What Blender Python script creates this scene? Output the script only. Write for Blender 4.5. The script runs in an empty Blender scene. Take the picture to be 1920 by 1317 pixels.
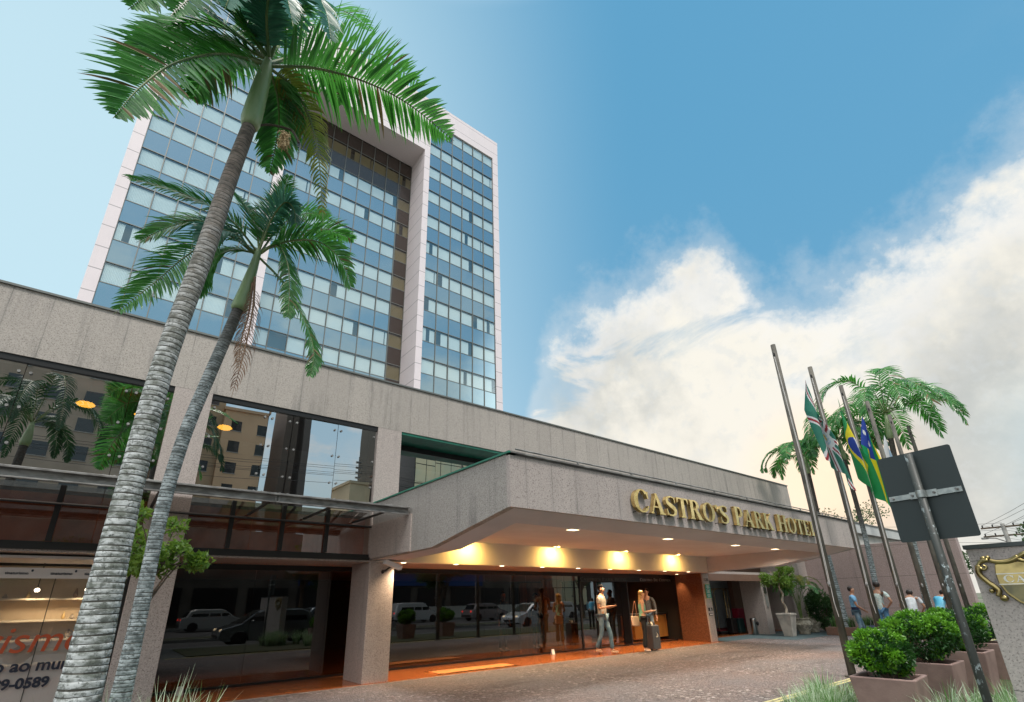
import bpy, bmesh, math, random
from mathutils import Vector, Matrix, noise as mnoise
random.seed(7)
R=math.radians; PI=math.pi
S=bpy.context.scene; COL=S.collection
# ---------------------------------------------------------------- camera
CX,CY,F,H=939.962,779.522,923.377,1.45      # principal point and focal length in pixels of a 1920 x 1317 frame, eye height
AX=Vector((.79236,-.20148,-.57690)); 
def _ray(u,v): return Vector(((u-CX)/F,-(v-CY)/F,-1))
AX=_ray(2208,1102).normalized(); AZ=_ray(890,-1668).normalized(); AY=AZ.cross(AX).normalized(); AX=AY.cross(AZ).normalized()
ROT=Matrix((AX,AY,AZ)); EYE=Vector((0,0,H))
cam=bpy.data.objects.new('camera',bpy.data.cameras.new('camera')); COL.objects.link(cam); S.camera=cam
cam.matrix_world=Matrix.Translation(EYE)@ROT.to_4x4()
cam.data.sensor_width=36; cam.data.lens=F/1920*36; cam.data.shift_x=(960-CX)/1920; cam.data.shift_y=(CY-658.5)/1920
cam.data.clip_end=2000; cam.data.clip_start=.05
def D(u,v): return ROT@_ray(u,v)
def wy(u,v,y): d=D(u,v); return EYE+d*(y/d.y)          # the point of the plane y seen at u,v of the photograph
def wx(u,v,x): d=D(u,v); return EYE+d*(x/d.x)
def wz(u,v,z=0): d=D(u,v); return EYE+d*((z-H)/d.z)
# ---------------------------------------------------------------- world
world=bpy.data.worlds.new('World'); S.world=world; world.use_nodes=True
SUN_DIR=Vector((-.10,-.45,.88)).normalized()
def build_world():
    nt=world.node_tree; nt.nodes.clear(); N=nt.nodes; L=nt.links
    def n(t,**k):
        o=N.new(t)
        for a,b in k.items(): setattr(o,a,b)
        return o
    def setin(o,i,v):
        if hasattr(v,'is_output') or isinstance(v,bpy.types.NodeSocket): L.new(v,o.inputs[i])
        else: o.inputs[i].default_value=v
    def m(op,a,b=None,c=None,clamp=False):
        o=n('ShaderNodeMath',operation=op,use_clamp=clamp)
        setin(o,0,a)
        if b is not None: setin(o,1,b)
        if c is not None: setin(o,2,c)
        return o.outputs[0]
    def mixc(f,a,b):
        o=n('ShaderNodeMix',data_type='RGBA'); setin(o,0,f); setin(o,6,a); setin(o,7,b); return o.outputs[2]
    def mr(v,a,b,c=0.,d=1.,t='SMOOTHSTEP'):
        o=n('ShaderNodeMapRange',interpolation_type=t); 
        for i,x in enumerate((v,a,b,c,d)): setin(o,i,x)
        return o.outputs[0]
    tc=n('ShaderNodeTexCoord'); sp=n('ShaderNodeSeparateXYZ'); L.new(tc.outputs['Generated'],sp.inputs[0])
    x,y,z=sp.outputs
    az=m('MULTIPLY',m('ARCTAN2',x,y),180/PI); el=m('MULTIPLY',m('ARCSINE',z),180/PI)
    def noise(scale,detail,rough,sx=1,sy=1,sz=1,off=0,dist=0.):
        mp=n('ShaderNodeMapping'); L.new(tc.outputs['Generated'],mp.inputs[0]); mp.inputs[3].default_value=(sx,sy,sz); mp.inputs[1].default_value=(off,off*.7,off*.3)
        t=n('ShaderNodeTexNoise'); L.new(mp.outputs[0],t.inputs['Vector']); t.inputs['Scale'].default_value=scale; t.inputs['Detail'].default_value=detail; t.inputs['Roughness'].default_value=rough; t.inputs['Distortion'].default_value=dist
        return t.outputs[0]
    n1=noise(4.2,12,.62,dist=.15); n2=noise(13,10,.6,off=3.1); n3=noise(2.2,7,.55,off=7.7); n4=noise(3.4,9,.58,1,1,2.6,off=1.7,dist=.4)
    # clear sky
    sky=n('ShaderNodeTexSky'); sky.sky_type='NISHITA'; sky.sun_disc=False; sky.sun_elevation=math.asin(SUN_DIR.z); sky.sun_rotation=math.atan2(SUN_DIR.x,SUN_DIR.y); sky.air_density=1.3; sky.dust_density=1.5
    skc=n('ShaderNodeVectorMath',operation='SCALE'); L.new(sky.outputs[0],skc.inputs[0]); skc.inputs['Scale'].default_value=.10
    def dotd(v):
        o=n('ShaderNodeVectorMath',operation='DOT_PRODUCT'); L.new(tc.outputs['Generated'],o.inputs[0]); o.inputs[1].default_value=v; return o.outputs['Value']
    pale=mr(dotd((-.25,.84,.46)),.48,.99)
    deep=mr(dotd((.66,.05,.75)),.50,.99)
    grad=mixc(mr(el,0,70),(.42,.60,.70,1),(.155,.37,.56,1))
    grad=mixc(m('MULTIPLY',deep,.9),grad,(.085,.315,.52,1))
    grad=mixc(m('MULTIPLY',pale,.92),grad,(.54,.75,.83,1))
    base=mixc(.86,skc.outputs[0],grad)
    # clouds: their upper edge as an elevation for every azimuth, roughened by noise
    fc=n('ShaderNodeFloatCurve'); L.new(m('DIVIDE',m('ADD',az,180),360),fc.inputs['Value'])
    pts=[(-180,10),(-150,16),(-120,20),(-90,5),(-60,-15),(10,-20),(38.5,-12),(40.5,14),(42.5,25),(45.5,31),(53,34),(60,36),(66,36),(69.5,31),(74,29),(79.5,29.5),(85,30.5),(90,32),(95,33),(110,34),(125,26),(150,18),(180,10)]
    c=fc.mapping.curves[0]
    def f2(p): return ((p[0]+180)/360,(p[1]+30)/90)
    c.points[0].location=f2(pts[0]); c.points[1].location=f2(pts[-1])
    for p in pts[1:-1]: c.points.new(*f2(p))
    fc.mapping.update()
    bound=m('SUBTRACT',m('MULTIPLY',fc.outputs[0],90),30)
    n5=noise(34,8,.6,off=5.2)
    nz=m('ADD',m('ADD',m('MULTIPLY',m('SUBTRACT',n1,.5),12),m('MULTIPLY',m('SUBTRACT',n2,.5),9)),m('MULTIPLY',m('SUBTRACT',n5,.5),4.5))
    dd=m('ADD',m('SUBTRACT',bound,el),nz)
    dens=mr(dd,-1.2,4.4)
    thin=m('MULTIPLY',mr(n4,.49,.60),m('MULTIPLY',mr(dd,17,3),mr(az,84,68)))
    dens=m('MULTIPLY',dens,m('SUBTRACT',1,m('MULTIPLY',thin,.75)))
    wisp=m('MULTIPLY',mr(dd,-4,2),.30)
    dens=m('MAXIMUM',dens,wisp)
    # scattered clouds on the side of the street, seen in the glass
    back=mr(y,.05,-.35)
    scat=m('MULTIPLY',mr(m('ADD',n4,m('MULTIPLY',m('SUBTRACT',n2,.5),.35)),.43,.60),m('MULTIPLY',back,mr(el,46,22)))
    dens=m('MAXIMUM',dens,m('MULTIPLY',scat,.85))
    # cloud colour: white tops, creamy and grey bodies, a peach glow low on the right
    sh=mr(m('ADD',n3,m('MULTIPLY',m('SUBTRACT',n2,.5),.30)),.34,.60)
    body=mixc(sh,(.38,.41,.41,1),(.80,.77,.69,1))
    top=mr(m('ADD',dd,m('MULTIPLY',m('SUBTRACT',n2,.5),26)),13,1)
    cc=mixc(m('MULTIPLY',top,.62),body,(.80,.80,.79,1))
    cc=mixc(m('MULTIPLY',mr(n5,.50,.66),.28),cc,(.56,.61,.64,1))
    low=m('MULTIPLY',mr(el,26,9),mr(az,104,76))
    cc=mixc(m('MULTIPLY',low,.36),cc,(.84,.78,.68,1))
    glow=m('MULTIPLY',mr(dotd((.935,.300,.175)),.984,.9998),.62)
    cc=mixc(glow,cc,(1.15,.80,.50,1))
    cc=mixc(m('MULTIPLY',mr(az,80,92),mr(el,19,11)),cc,(.44,.56,.60,1)) 
    colr=mixc(dens,base,cc)
    colr=mixc(mr(z,0,-.05),colr,(.10,.10,.10,1))
    # added bright sky patches overhead and to the sides, unseen fill light for the facades
    hz=m('MAXIMUM',mr(el,60,72),m('MULTIPLY',mr(dotd((-.93,-.25,.30)),.62,.86),.55)); hz=m('MAXIMUM',hz,m('MULTIPLY',mr(dotd((.72,-.60,.35)),.955,.99),.7))
    colr=mixc(hz,colr,(2.3,2.25,2.2,1))
    bg=n('ShaderNodeBackground'); L.new(colr,bg.inputs[0]); bg.inputs[1].default_value=1.0
    out=n('ShaderNodeOutputWorld'); L.new(bg.outputs[0],out.inputs[0])
build_world()
sd=bpy.data.lights.new('sun','SUN'); sd.energy=2.5; sd.angle=R(14); sd.color=(1,.93,.86)
sun=bpy.data.objects.new('sun',sd); COL.objects.link(sun); sun.rotation_euler=SUN_DIR.to_track_quat('Z','Y').to_euler(); sun.location=(0,-20,40)
S.view_settings.view_transform='Standard'; S.view_settings.look='None'; S.view_settings.exposure=.27; S.view_settings.gamma=1
S.cycles.max_bounces=8; S.cycles.transparent_max_bounces=12; S.cycles.glossy_bounces=4; S.cycles.sample_clamp_indirect=4; S.cycles.caustics_reflective=False; S.cycles.caustics_refractive=False
# ---------------------------------------------------------------- mesh helpers
class MB:
    def __init__(s): s.v=[]; s.f=[]; s.m=[]; s.mi=0
    def add(s,vs,fs):
        o=len(s.v); s.v+= [tuple(v) for v in vs]; s.f+=[tuple(i+o for i in f) for f in fs]; s.m+=[s.mi]*len(fs); return s
    def box(s,x0,x1,y0,y1,z0,z1):
        return s.add([(x0,y0,z0),(x1,y0,z0),(x1,y1,z0),(x0,y1,z0),(x0,y0,z1),(x1,y0,z1),(x1,y1,z1),(x0,y1,z1)],
            [(0,3,2,1),(4,5,6,7),(0,1,5,4),(1,2,6,5),(2,3,7,6),(3,0,4,7)])
    def quad(s,a,b,c,d): return s.add([a,b,c,d],[(0,1,2,3)])
    def prism(s,poly,fn):
        """poly: 2-D outline; fn(p,q,t) -> 3-D, t 0 or 1"""
        n=len(poly); a=[fn(p,q,0) for p,q in poly]+[fn(p,q,1) for p,q in poly]
        return s.add(a,[tuple(range(n)),tuple(range(2*n-1,n-1,-1))]+[((i+1)%n,i,i+n,(i+1)%n+n) for i in range(n)])
    def tube(s,pts,rad,n=8,cap=True):
        pts=[Vector(p) for p in pts]
        if not hasattr(rad,'__len__'): rad=[rad]*len(pts)
        rings=[]; prev=None
        for i,p in enumerate(pts):
            t=(pts[min(i+1,len(pts)-1)]-pts[max(i-1,0)]).normalized()
            if prev is None:
                a=Vector((0,0,1)) if abs(t.z)<.9 else Vector((1,0,0)); u=t.cross(a).normalized()
            else: u=(prev-t*prev.dot(t)).normalized()
            prev=u; w=t.cross(u)
            rings.append([p+(u*math.cos(2*PI*k/n)+w*math.sin(2*PI*k/n))*rad[i] for k in range(n)])
        vs=[v for r in rings for v in r]; fs=[]
        for i in range(len(pts)-1):
            for k in range(n): fs.append((i*n+k,i*n+(k+1)%n,(i+1)*n+(k+1)%n,(i+1)*n+k))
        if cap: fs+= [tuple(range(n-1,-1,-1)),tuple(range((len(pts)-1)*n,len(pts)*n))]
        return s.add(vs,fs)
    def lathe(s,prof,c,n=20,sq=False):
        vs=[];fs=[]
        for r,z in prof:
            for k in range(n):
                a=2*PI*k/n
                vs.append((c[0]+r*math.cos(a),c[1]+r*math.sin(a),c[2]+z))
        for i in range(len(prof)-1):
            for k in range(n): fs.append((i*n+k,i*n+(k+1)%n,(i+1)*n+(k+1)%n,(i+1)*n+k))
        fs+=[tuple(range(n-1,-1,-1)),tuple(range((len(prof)-1)*n,len(prof)*n))]
        return s.add(vs,fs)
    def ball(s,c,rx,ry,rz,n=14,k=9):
        vs=[(c[0],c[1],c[2]-rz)];fs=[]
        for i in range(1,k):
            a=-PI/2+PI*i/k
            for j in range(n): vs.append((c[0]+rx*math.cos(a)*math.cos(2*PI*j/n),c[1]+ry*math.cos(a)*math.sin(2*PI*j/n),c[2]+rz*math.sin(a)))
        vs.append((c[0],c[1],c[2]+rz)); T=len(vs)-1
        for j in range(n): fs.append((0,1+(j+1)%n,1+j)); fs.append((T,T-n+j,T-n+(j+1)%n))
        for i in range(k-2):
            for j in range(n): fs.append((1+i*n+j,1+i*n+(j+1)%n,1+(i+1)*n+(j+1)%n,1+(i+1)*n+j))
        return s.add(vs,fs)
    def build(s,name,mats,parent=None,smooth=False,bevel=0):
        me=bpy.data.meshes.new(name); off=parent_loc(parent)
        me.from_pydata([(v[0]-off[0],v[1]-off[1],v[2]-off[2]) for v in s.v],[],s.f)
        if not isinstance(mats,(list,tuple)): mats=[mats]
        for m_ in mats: me.materials.append(m_)
        for p,i in zip(me.polygons,s.m): p.material_index=i
        if smooth: me.shade_smooth()
        me.update()
        o=bpy.data.objects.new(name,me); COL.objects.link(o); o.parent=parent
        if bevel:
            b=o.modifiers.new('bevel','BEVEL'); b.width=bevel; b.segments=2; b.limit_method='ANGLE'
        return o
def parent_loc(p):
    v=Vector((0,0,0))
    while p is not None: v+=p.location; p=p.parent
    return v
def thing(name,label,cat,loc=(0,0,0),group=None):
    o=bpy.data.objects.new(name,None); COL.objects.link(o); o.location=loc; o.empty_display_size=.2
    o['label']=label; o['category']=cat
    if group: o['group']=group
    return o
def tag(o,label,cat,group=None):
    o['label']=label; o['category']=cat
    if group: o['group']=group
    return o
def struct(o): o['kind']='structure'; return o
def stuff(o,label=None,cat=None):
    o['kind']='stuff'
    if label: o['label']=label; o['category']=cat
    return o
def copy_tree(o,loc=None,rotz=None,label=None,parent=None):
    c=o.copy(); COL.objects.link(c); c.parent=parent
    if loc is not None: c.location=loc
    if rotz is not None: c.rotation_euler=(0,0,rotz)
    if label: c['label']=label
    for ch in [k for k in KIDS.get(o.name,[])] or [k for k in bpy.data.objects if k.parent==o]: copy_tree(ch,parent=c)
    return c
KIDS={}
# ---------------------------------------------------------------- materials
def new_mat(name):
    m_=bpy.data.materials.new(name); m_.use_nodes=True; nt=m_.node_tree
    b=nt.nodes['Principled BSDF']; return m_,nt,b
class NT:
    def __init__(s,nt): s.nt=nt; s.N=nt.nodes; s.L=nt.links; s.geo=None; s.pos=None
    def n(s,t,**k):
        o=s.N.new(t)
        for a,b in k.items(): setattr(o,a,b)
        return o
    def si(s,o,i,v):
        if isinstance(v,bpy.types.NodeSocket): s.L.new(v,o.inputs[i])
        else: o.inputs[i].default_value=v
    def P(s,kind='world'):
        if s.pos is None:
            if kind=='world': s.pos=s.n('ShaderNodeNewGeometry').outputs['Position']
            else: s.pos=s.n('ShaderNodeTexCoord').outputs['Object']
        return s.pos
    def m(s,op,a,b=None,clamp=False):
        o=s.n('ShaderNodeMath',operation=op,use_clamp=clamp); s.si(o,0,a)
        if b is not None: s.si(o,1,b)
        return o.outputs[0]
    def mix(s,f,a,b,mode='MIX'):
        o=s.n('ShaderNodeMix',data_type='RGBA',blend_type=mode); s.si(o,0,f); s.si(o,6,a); s.si(o,7,b); return o.outputs[2]
    def noise(s,scale,detail=3,rough=.55,sc=(1,1,1),kind='world',dist=0):
        mp=s.n('ShaderNodeMapping'); s.L.new(s.P(kind),mp.inputs[0]); mp.inputs[3].default_value=sc
        t=s.n('ShaderNodeTexNoise'); s.L.new(mp.outputs[0],t.inputs['Vector']); t.inputs['Scale'].default_value=scale; t.inputs['Detail'].default_value=detail; t.inputs['Roughness'].default_value=rough; t.inputs['Distortion'].default_value=dist
        return t.outputs[0]
    def mr(s,v,a,b,c=0.,d=1.):
        o=s.n('ShaderNodeMapRange')
        for i,x in enumerate((v,a,b,c,d)): s.si(o,i,x)
        return o.outputs[0]
    def bump(s,h,st,dist,b):
        o=s.n('ShaderNodeBump'); s.L.new(h,o.inputs['Height']); o.inputs['Strength'].default_value=st; o.inputs['Distance'].default_value=dist; s.L.new(o.outputs[0],b.inputs['Normal'])
def c4(c): return (c[0],c[1],c[2],1)
def pbr(name,col,rough=.6,metal=0,col2=None,scale=4,lo=.4,hi=.6,bump=0,bscale=30,coat=0,sc=(1,1,1),kind='world',detail=4,spec=.5):
    m_,nt,b=new_mat(name); t=NT(nt)
    b.inputs['Base Color'].default_value=c4(col); b.inputs['Roughness'].default_value=rough; b.inputs['Metallic'].default_value=metal
    b.inputs['Coat Weight'].default_value=coat; b.inputs['Specular IOR Level'].default_value=spec
    if col2 is not None: t.L.new(t.mix(t.mr(t.noise(scale,detail,sc=sc,kind=kind),lo,hi),c4(col),c4(col2)),b.inputs['Base Color'])
    if bump: t.bump(t.noise(bscale,4,kind=kind),bump,.01,b)
    return m_
def granite(name,c1,c2,c3,joint=None,stain=.35,rough=.55,off=0.,jz=None,dirt=(.10,.10,.095)):
    m_,nt,b=new_mat(name); t=NT(nt)
    f=t.noise(44,3,.75); g=t.noise(60,1,.5)
    col=t.mix(t.mr(f,.43,.57),c4(c1),c4(c2)); col=t.mix(t.mr(g,.59,.66,0,.9),col,c4(c3))
    big=t.noise(.45,4,.6); col=t.mix(t.mr(big,.35,.7,0,.30),col,c4([x*.80 for x in c1]))
    # rain streaks with shapes of their own
    st=t.noise(3.2,5,.65,sc=(1.6,1.6,.10)); st2=t.noise(1.1,3,.6)
    k=t.m('MULTIPLY',t.mr(st,.52,.74),t.mr(st2,.38,.62))
    col=t.mix(t.m('MULTIPLY',k,stain),col,c4(dirt))
    if joint or jz:
        sp=t.n('ShaderNodeSeparateXYZ'); t.L.new(t.P(),sp.inputs[0])
        if joint:
            u=t.m('DIVIDE',t.m('SUBTRACT',t.m('ADD',sp.outputs[0],sp.outputs[1]),off),joint); fr=t.m('ABSOLUTE',t.m('SUBTRACT',t.m('FRACT',u),.5)); 
            wn=t.n('ShaderNodeTexWhiteNoise',noise_dimensions='1D'); t.L.new(t.m('FLOOR',u),wn.inputs['W']); col=t.mix(t.mr(wn.outputs['Value'],0,1,0,.34),col,c4([x*.62 for x in c1]))
            ln=t.m('GREATER_THAN',fr,.5-.007/joint)
            wob=t.mr(t.noise(2.3,2,.5,sc=(.6,.6,1)),.35,.65,.10,.55)
            col=t.mix(t.m('MULTIPLY',ln,wob),col,c4(dirt))
            soft=t.mr(fr,.5-.06/joint,.5,0,.22); col=t.mix(t.m('MULTIPLY',soft,t.mr(t.noise(1.7,3),.45,.65)),col,c4(dirt))
        if jz:
            u=t.m('DIVIDE',t.m('SUBTRACT',sp.outputs[2],jz[1]),jz[0]); fr=t.m('ABSOLUTE',t.m('SUBTRACT',t.m('FRACT',u),.5)); ln=t.m('GREATER_THAN',fr,.5-jz[2]/jz[0])
            col=t.mix(t.m('MULTIPLY',ln,.75),col,c4(dirt))
    t.L.new(col,b.inputs['Base Color']); b.inputs['Roughness'].default_value=rough; t.bump(f,.25,.004,b)
    return m_
def glass(name,fac,tint,gl=(1,1,1),rough=.0,wob=.0,fres=0.,wscale=.8):
    m_,nt,b=new_mat(name); t=NT(nt); nt.nodes.remove(b); out=nt.nodes['Material Output']
    g=t.n('ShaderNodeBsdfGlossy'); g.inputs[0].default_value=c4(gl); g.inputs['Roughness'].default_value=rough
    tr=t.n('ShaderNodeBsdfTransparent'); tr.inputs[0].default_value=c4(tint)
    mx=t.n('ShaderNodeMixShader'); 
    if fres:
        lw=t.n('ShaderNodeLayerWeight'); lw.inputs[0].default_value=.5
        f=t.m('ADD',fac,t.m('MULTIPLY',lw.outputs['Facing'],fres),clamp=True); t.L.new(f,mx.inputs[0])
    else: mx.inputs[0].default_value=fac
    t.L.new(tr.outputs[0],mx.inputs[1]); t.L.new(g.outputs[0],mx.inputs[2]); t.L.new(mx.outputs[0],out.inputs[0])
    if wob:
        bp=t.n('ShaderNodeBump'); bp.inputs['Strength'].default_value=wob; bp.inputs['Distance'].default_value=.05; t.L.new(t.noise(wscale,1,.4),bp.inputs['Height']); t.L.new(bp.outputs[0],g.inputs['Normal'])
    return m_
def emit(name,col,st):
    m_,nt,b=new_mat(name); b.inputs['Emission Color'].default_value=c4(col); b.inputs['Emission Strength'].default_value=st; b.inputs['Base Color'].default_value=c4(col); return m_
G={}
G['fascia']=granite('pink_granite_panels',(.50,.455,.41),(.385,.35,.31),(.17,.15,.13),joint=.515,off=10.13+1.79-.2575,stain=.85)
G['granite']=granite('pink_granite',(.52,.455,.42),(.39,.34,.31),(.17,.14,.125),stain=.3)
G['side']=granite('weathered_granite',(.42,.395,.365),(.30,.28,.26),(.13,.12,.11),joint=1.03,off=4.37+8.35-.515,stain=.85)
G['pinkwall']=granite('brick_pink_granite',(.50,.385,.36),(.37,.28,.26),(.18,.135,.125),joint=1.2,stain=.35,jz=(1.2,-.3,.008))
G['signwall']=granite('light_granite',(.54,.49,.46),(.43,.39,.365),(.24,.21,.20),stain=.25,jz=(1.0,.70,.004))
G['brownwall']=granite('brown_granite',(.22,.125,.085),(.15,.08,.055),(.07,.04,.03),joint=.8,stain=.2)
G['marble']=pbr('polished_brown_granite',(.19,.085,.045),.22,col2=(.13,.055,.03),scale=30,coat=.3,bump=0)
G['tower']=granite('pale_tower_stone',(.76,.70,.72),(.68,.62,.64),(.55,.5,.5),stain=.12,jz=(1.75,.10,.035),dirt=(.22,.21,.22))
G['soffit']=pbr('soffit_paint',(.76,.71,.67),.8,col2=(.69,.64,.60),scale=.8)
G['border']=pbr('soffit_border_paint',(.64,.61,.62),.8,col2=(.58,.55,.56),scale=.9)
G['steel']=pbr('weathered_gutter_steel',(.30,.30,.29),.55,.3,col2=(.16,.155,.15),scale=5,bump=.2,sc=(1,1,3))
G['dark']=pbr('black_aluminium',(.012,.012,.012),.4)
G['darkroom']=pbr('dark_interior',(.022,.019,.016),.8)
G['green']=pbr('green_paint',(.02,.20,.13),.45,col2=(.015,.13,.09),scale=3)
G['brass']=pbr('polished_brass',(.86,.66,.30),.24,1,col2=(.66,.48,.20),scale=9,bump=.06,bscale=12)
G['brass2']=pbr('aged_brass',(.42,.34,.15),.3,1,col2=(.22,.18,.08),scale=6,bump=.1,bscale=14)
G['white']=pbr('white_paint',(.8,.8,.79),.45)
G['black']=pbr('black_plastic',(.015,.015,.016),.45)
G['glass_low']=glass('dark_lobby_glass',.07,(.42,.40,.38),fres=.30,wob=.004)
G['glass_up']=glass('mirror_glass',.60,(.40,.36,.33),fres=.3,wob=.022,wscale=.9)
G['glass_red']=glass('tinted_lower_glass',.22,(.75,.6,.5),fres=.3,wob=.02)
G['glass_tower']=glass('tower_window_glass',.24,(.86,.96,.98),(.75,.95,1.0),wob=.012,wscale=.3)
def spandrel():
    m_,nt,b=new_mat('tower_spandrel_glass'); t=NT(nt); out=nt.nodes['Material Output']
    b.inputs['Base Color'].default_value=(.030,.024,.022,1); b.inputs['Roughness'].default_value=.5
    g=t.n('ShaderNodeBsdfGlossy'); g.inputs[0].default_value=(.56,.80,.89,1); g.inputs['Roughness'].default_value=.02
    mx=t.n('ShaderNodeMixShader'); mx.inputs[0].default_value=.56
    t.L.new(b.outputs[0],mx.inputs[1]); t.L.new(g.outputs[0],mx.inputs[2]); t.L.new(mx.outputs[0],out.inputs[0])
    bp=t.n('ShaderNodeBump'); bp.inputs['Strength'].default_value=.012; bp.inputs['Distance'].default_value=.05; t.L.new(t.noise(.3,1,.4),bp.inputs['Height']); t.L.new(bp.outputs[0],g.inputs['Normal'])
    return m_
G['spandrel']=spandrel()
def dark_reflection():
    return pbr('dark_reflection_tone',(.040,.028,.022),.12,coat=.4,spec=.6)
G['dark_reflection']=dark_reflection(); G['glass_dark_reflection']=glass('dark_reflection_window',.12,(.62,.58,.46))  # dark brown glazing imitates a dark reflection in the recess's last bay and top row
def curtain_mat(name,c):
    m_,nt,b=new_mat(name); t=NT(nt)
    w=t.n('ShaderNodeTexWave'); w.bands_direction='X'; w.inputs['Scale'].default_value=3.6; w.inputs['Distortion'].default_value=.9; w.inputs['Detail'].default_value=2; w.inputs['Detail Scale'].default_value=.6
    mp=t.n('ShaderNodeMapping'); mp.inputs[3].default_value=(1,1,.12); t.L.new(t.P(),mp.inputs[0]); t.L.new(mp.outputs[0],w.inputs['Vector'])
    t.L.new(t.mix(t.mr(w.outputs['Fac'],0,.45),c4([x*.80 for x in c]),c4(c)),b.inputs['Base Color']); b.inputs['Roughness'].default_value=.9  # fold shade painted into the colour along the bump wave
    t.bump(w.outputs['Fac'],.6,.05,b); return m_
G['curtain_dimmed']=curtain_mat('dimmed_curtain',(.40,.385,.27)); G['curtain']=curtain_mat('sheer_white_curtain',(.95,.96,.93))  # the olive one is the curtain darkened to sit inside that reflection
def text_mesh(body,size,extr=.002):
    cu=bpy.data.curves.new('t','FONT'); cu.body=body; cu.size=size; cu.extrude=extr; cu.align_x='LEFT'
    o=bpy.data.objects.new('t',cu); COL.objects.link(o)
    me=bpy.data.meshes.new_from_object(o.evaluated_get(bpy.context.evaluated_depsgraph_get())); bpy.data.objects.remove(o); bpy.data.curves.remove(cu)
    return me
def text_obj(name,body,size,mat,parent,origin,xd,yd,extr=.002,shear=0,bold=0):
    """flat lettering: origin is the left end of the base line, xd/yd the reading and up directions"""
    cu=bpy.data.curves.new('t','FONT'); cu.body=body; cu.size=size; cu.extrude=extr; cu.shear=shear; cu.offset=bold
    o=bpy.data.objects.new('t',cu); COL.objects.link(o); bpy.context.view_layer.update()
    me=bpy.data.meshes.new_from_object(o.evaluated_get(bpy.context.evaluated_depsgraph_get())); bpy.data.objects.remove(o); bpy.data.curves.remove(cu)
    xd=Vector(xd);yd=Vector(yd);zd=xd.cross(yd).normalized(); off=Vector(origin)-parent_loc(parent)
    for v in me.vertices: v.co=off+xd*v.co.x+yd*v.co.y+zd*v.co.z
    me.materials.clear(); me.materials.append(mat); me.name=name
    r=bpy.data.objects.new(name,me); COL.objects.link(r); r.parent=parent; return r
# ================================================================ ground
def sheet(name,pts,z,mat):
    b=MB(); b.add([(x,y,z) for x,y in pts],[tuple(range(len(pts)))]); return struct(b.build(name,mat))
def paving():
    m_,nt,b=new_mat('pink_cobble_paving'); t=NT(nt)
    v=t.n('ShaderNodeTexVoronoi'); v.inputs['Scale'].default_value=18; v.inputs['Randomness'].default_value=.75; t.L.new(t.P(),v.inputs['Vector'])
    e=t.n('ShaderNodeTexVoronoi',feature='DISTANCE_TO_EDGE'); e.inputs['Scale'].default_value=18; e.inputs['Randomness'].default_value=.75; t.L.new(t.P(),e.inputs['Vector'])
    sp=t.n('ShaderNodeSeparateXYZ'); t.L.new(v.outputs['Color'],sp.inputs[0])
    col=t.mix(sp.outputs[0],(.15,.125,.118,1),(.29,.24,.225,1)); col=t.mix(t.mr(sp.outputs[1],.86,.93,0,.8),col,(.60,.55,.53,1))
    col=t.mix(t.mr(sp.outputs[2],.80,.85,0,.7),col,(.05,.04,.04,1))
    col=t.mix(t.mr(t.noise(.5,4),.38,.66),col,(.20,.19,.195,1)); col=t.mix(t.mr(t.noise(.32,3,sc=(1,1.4,1)),.42,.62,0,.5),col,(.27,.19,.165,1))
    col=t.mix(t.mr(e.outputs['Distance'],.0,.06,.85,0),col,(.05,.045,.04,1))
    col=t.mix(t.m('MULTIPLY',t.mr(t.noise(1.1,5,.6,sc=(.35,1.6,1)),.55,.68),.55),col,(.07,.062,.06,1)); col=t.mix(t.mr(t.noise(1.9,4,.7),.66,.72,0,.6),col,(.05,.045,.045,1))
    t.L.new(col,b.inputs['Base Color']); b.inputs['Roughness'].default_value=.55
    t.bump(t.mr(e.outputs['Distance'],0,.15),.9,.02,b); return m_
G['paving']=paving()
G['asphalt']=pbr('asphalt',(.055,.055,.057),.75,col2=(.075,.075,.075),scale=1.5,bump=.5,bscale=70)
G['slate']=pbr('blue_grey_paving',(.055,.09,.10),.6,col2=(.09,.13,.135),scale=9,bump=.4,bscale=25)
G['lawn']=pbr('lawn_soil',(.045,.07,.02),.9,col2=(.07,.06,.035),scale=6,bump=.6,bscale=30)
G['kerb']=pbr('kerb_concrete',(.38,.36,.33),.8,col2=(.27,.26,.24),scale=5,bump=.2)
G['yellow']=pbr('yellow_line_paint',(.62,.56,.25),.7,col2=(.46,.42,.24),scale=9,lo=.45,hi=.6)
def tiles():
    m_,nt,b=new_mat('terracotta_floor'); t=NT(nt)
    br=t.n('ShaderNodeTexBrick'); t.L.new(t.P(),br.inputs['Vector']); br.offset=0; br.inputs['Scale'].default_value=1; br.inputs['Brick Width'].default_value=.6; br.inputs['Row Height'].default_value=.6; br.inputs['Mortar Size'].default_value=.004
    br.inputs['Color1'].default_value=(.55,.17,.045,1); br.inputs['Color2'].default_value=(.48,.14,.04,1); br.inputs['Mortar'].default_value=(.12,.05,.03,1)
    col=t.mix(t.mr(t.noise(7,4),.4,.65,0,.5),br.outputs['Color'],(.24,.075,.03,1))
    t.L.new(col,b.inputs['Base Color']); b.inputs['Roughness'].default_value=.22; b.inputs['Coat Weight'].default_value=.15; t.bump(t.noise(25,2),.08,.01,b); return m_
G['tiles']=tiles()
sheet('ground',[(-900,-900),(900,-900),(900,900),(-900,900)],-.16,pbr('distant_ground',(.16,.15,.12),.9,col2=(.08,.10,.05),scale=.05))
b=MB(); b.box(-40,60,4.07,10.06,-.3,0); struct(b.build('forecourt_paving',G['paving']))
b=MB(); b.box(-12,17.5,10.062,19,-.28,.0); b.box(17.502,34,11.2,19,-.28,.0); struct(b.build('porch_floor',G['tiles']))
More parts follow.
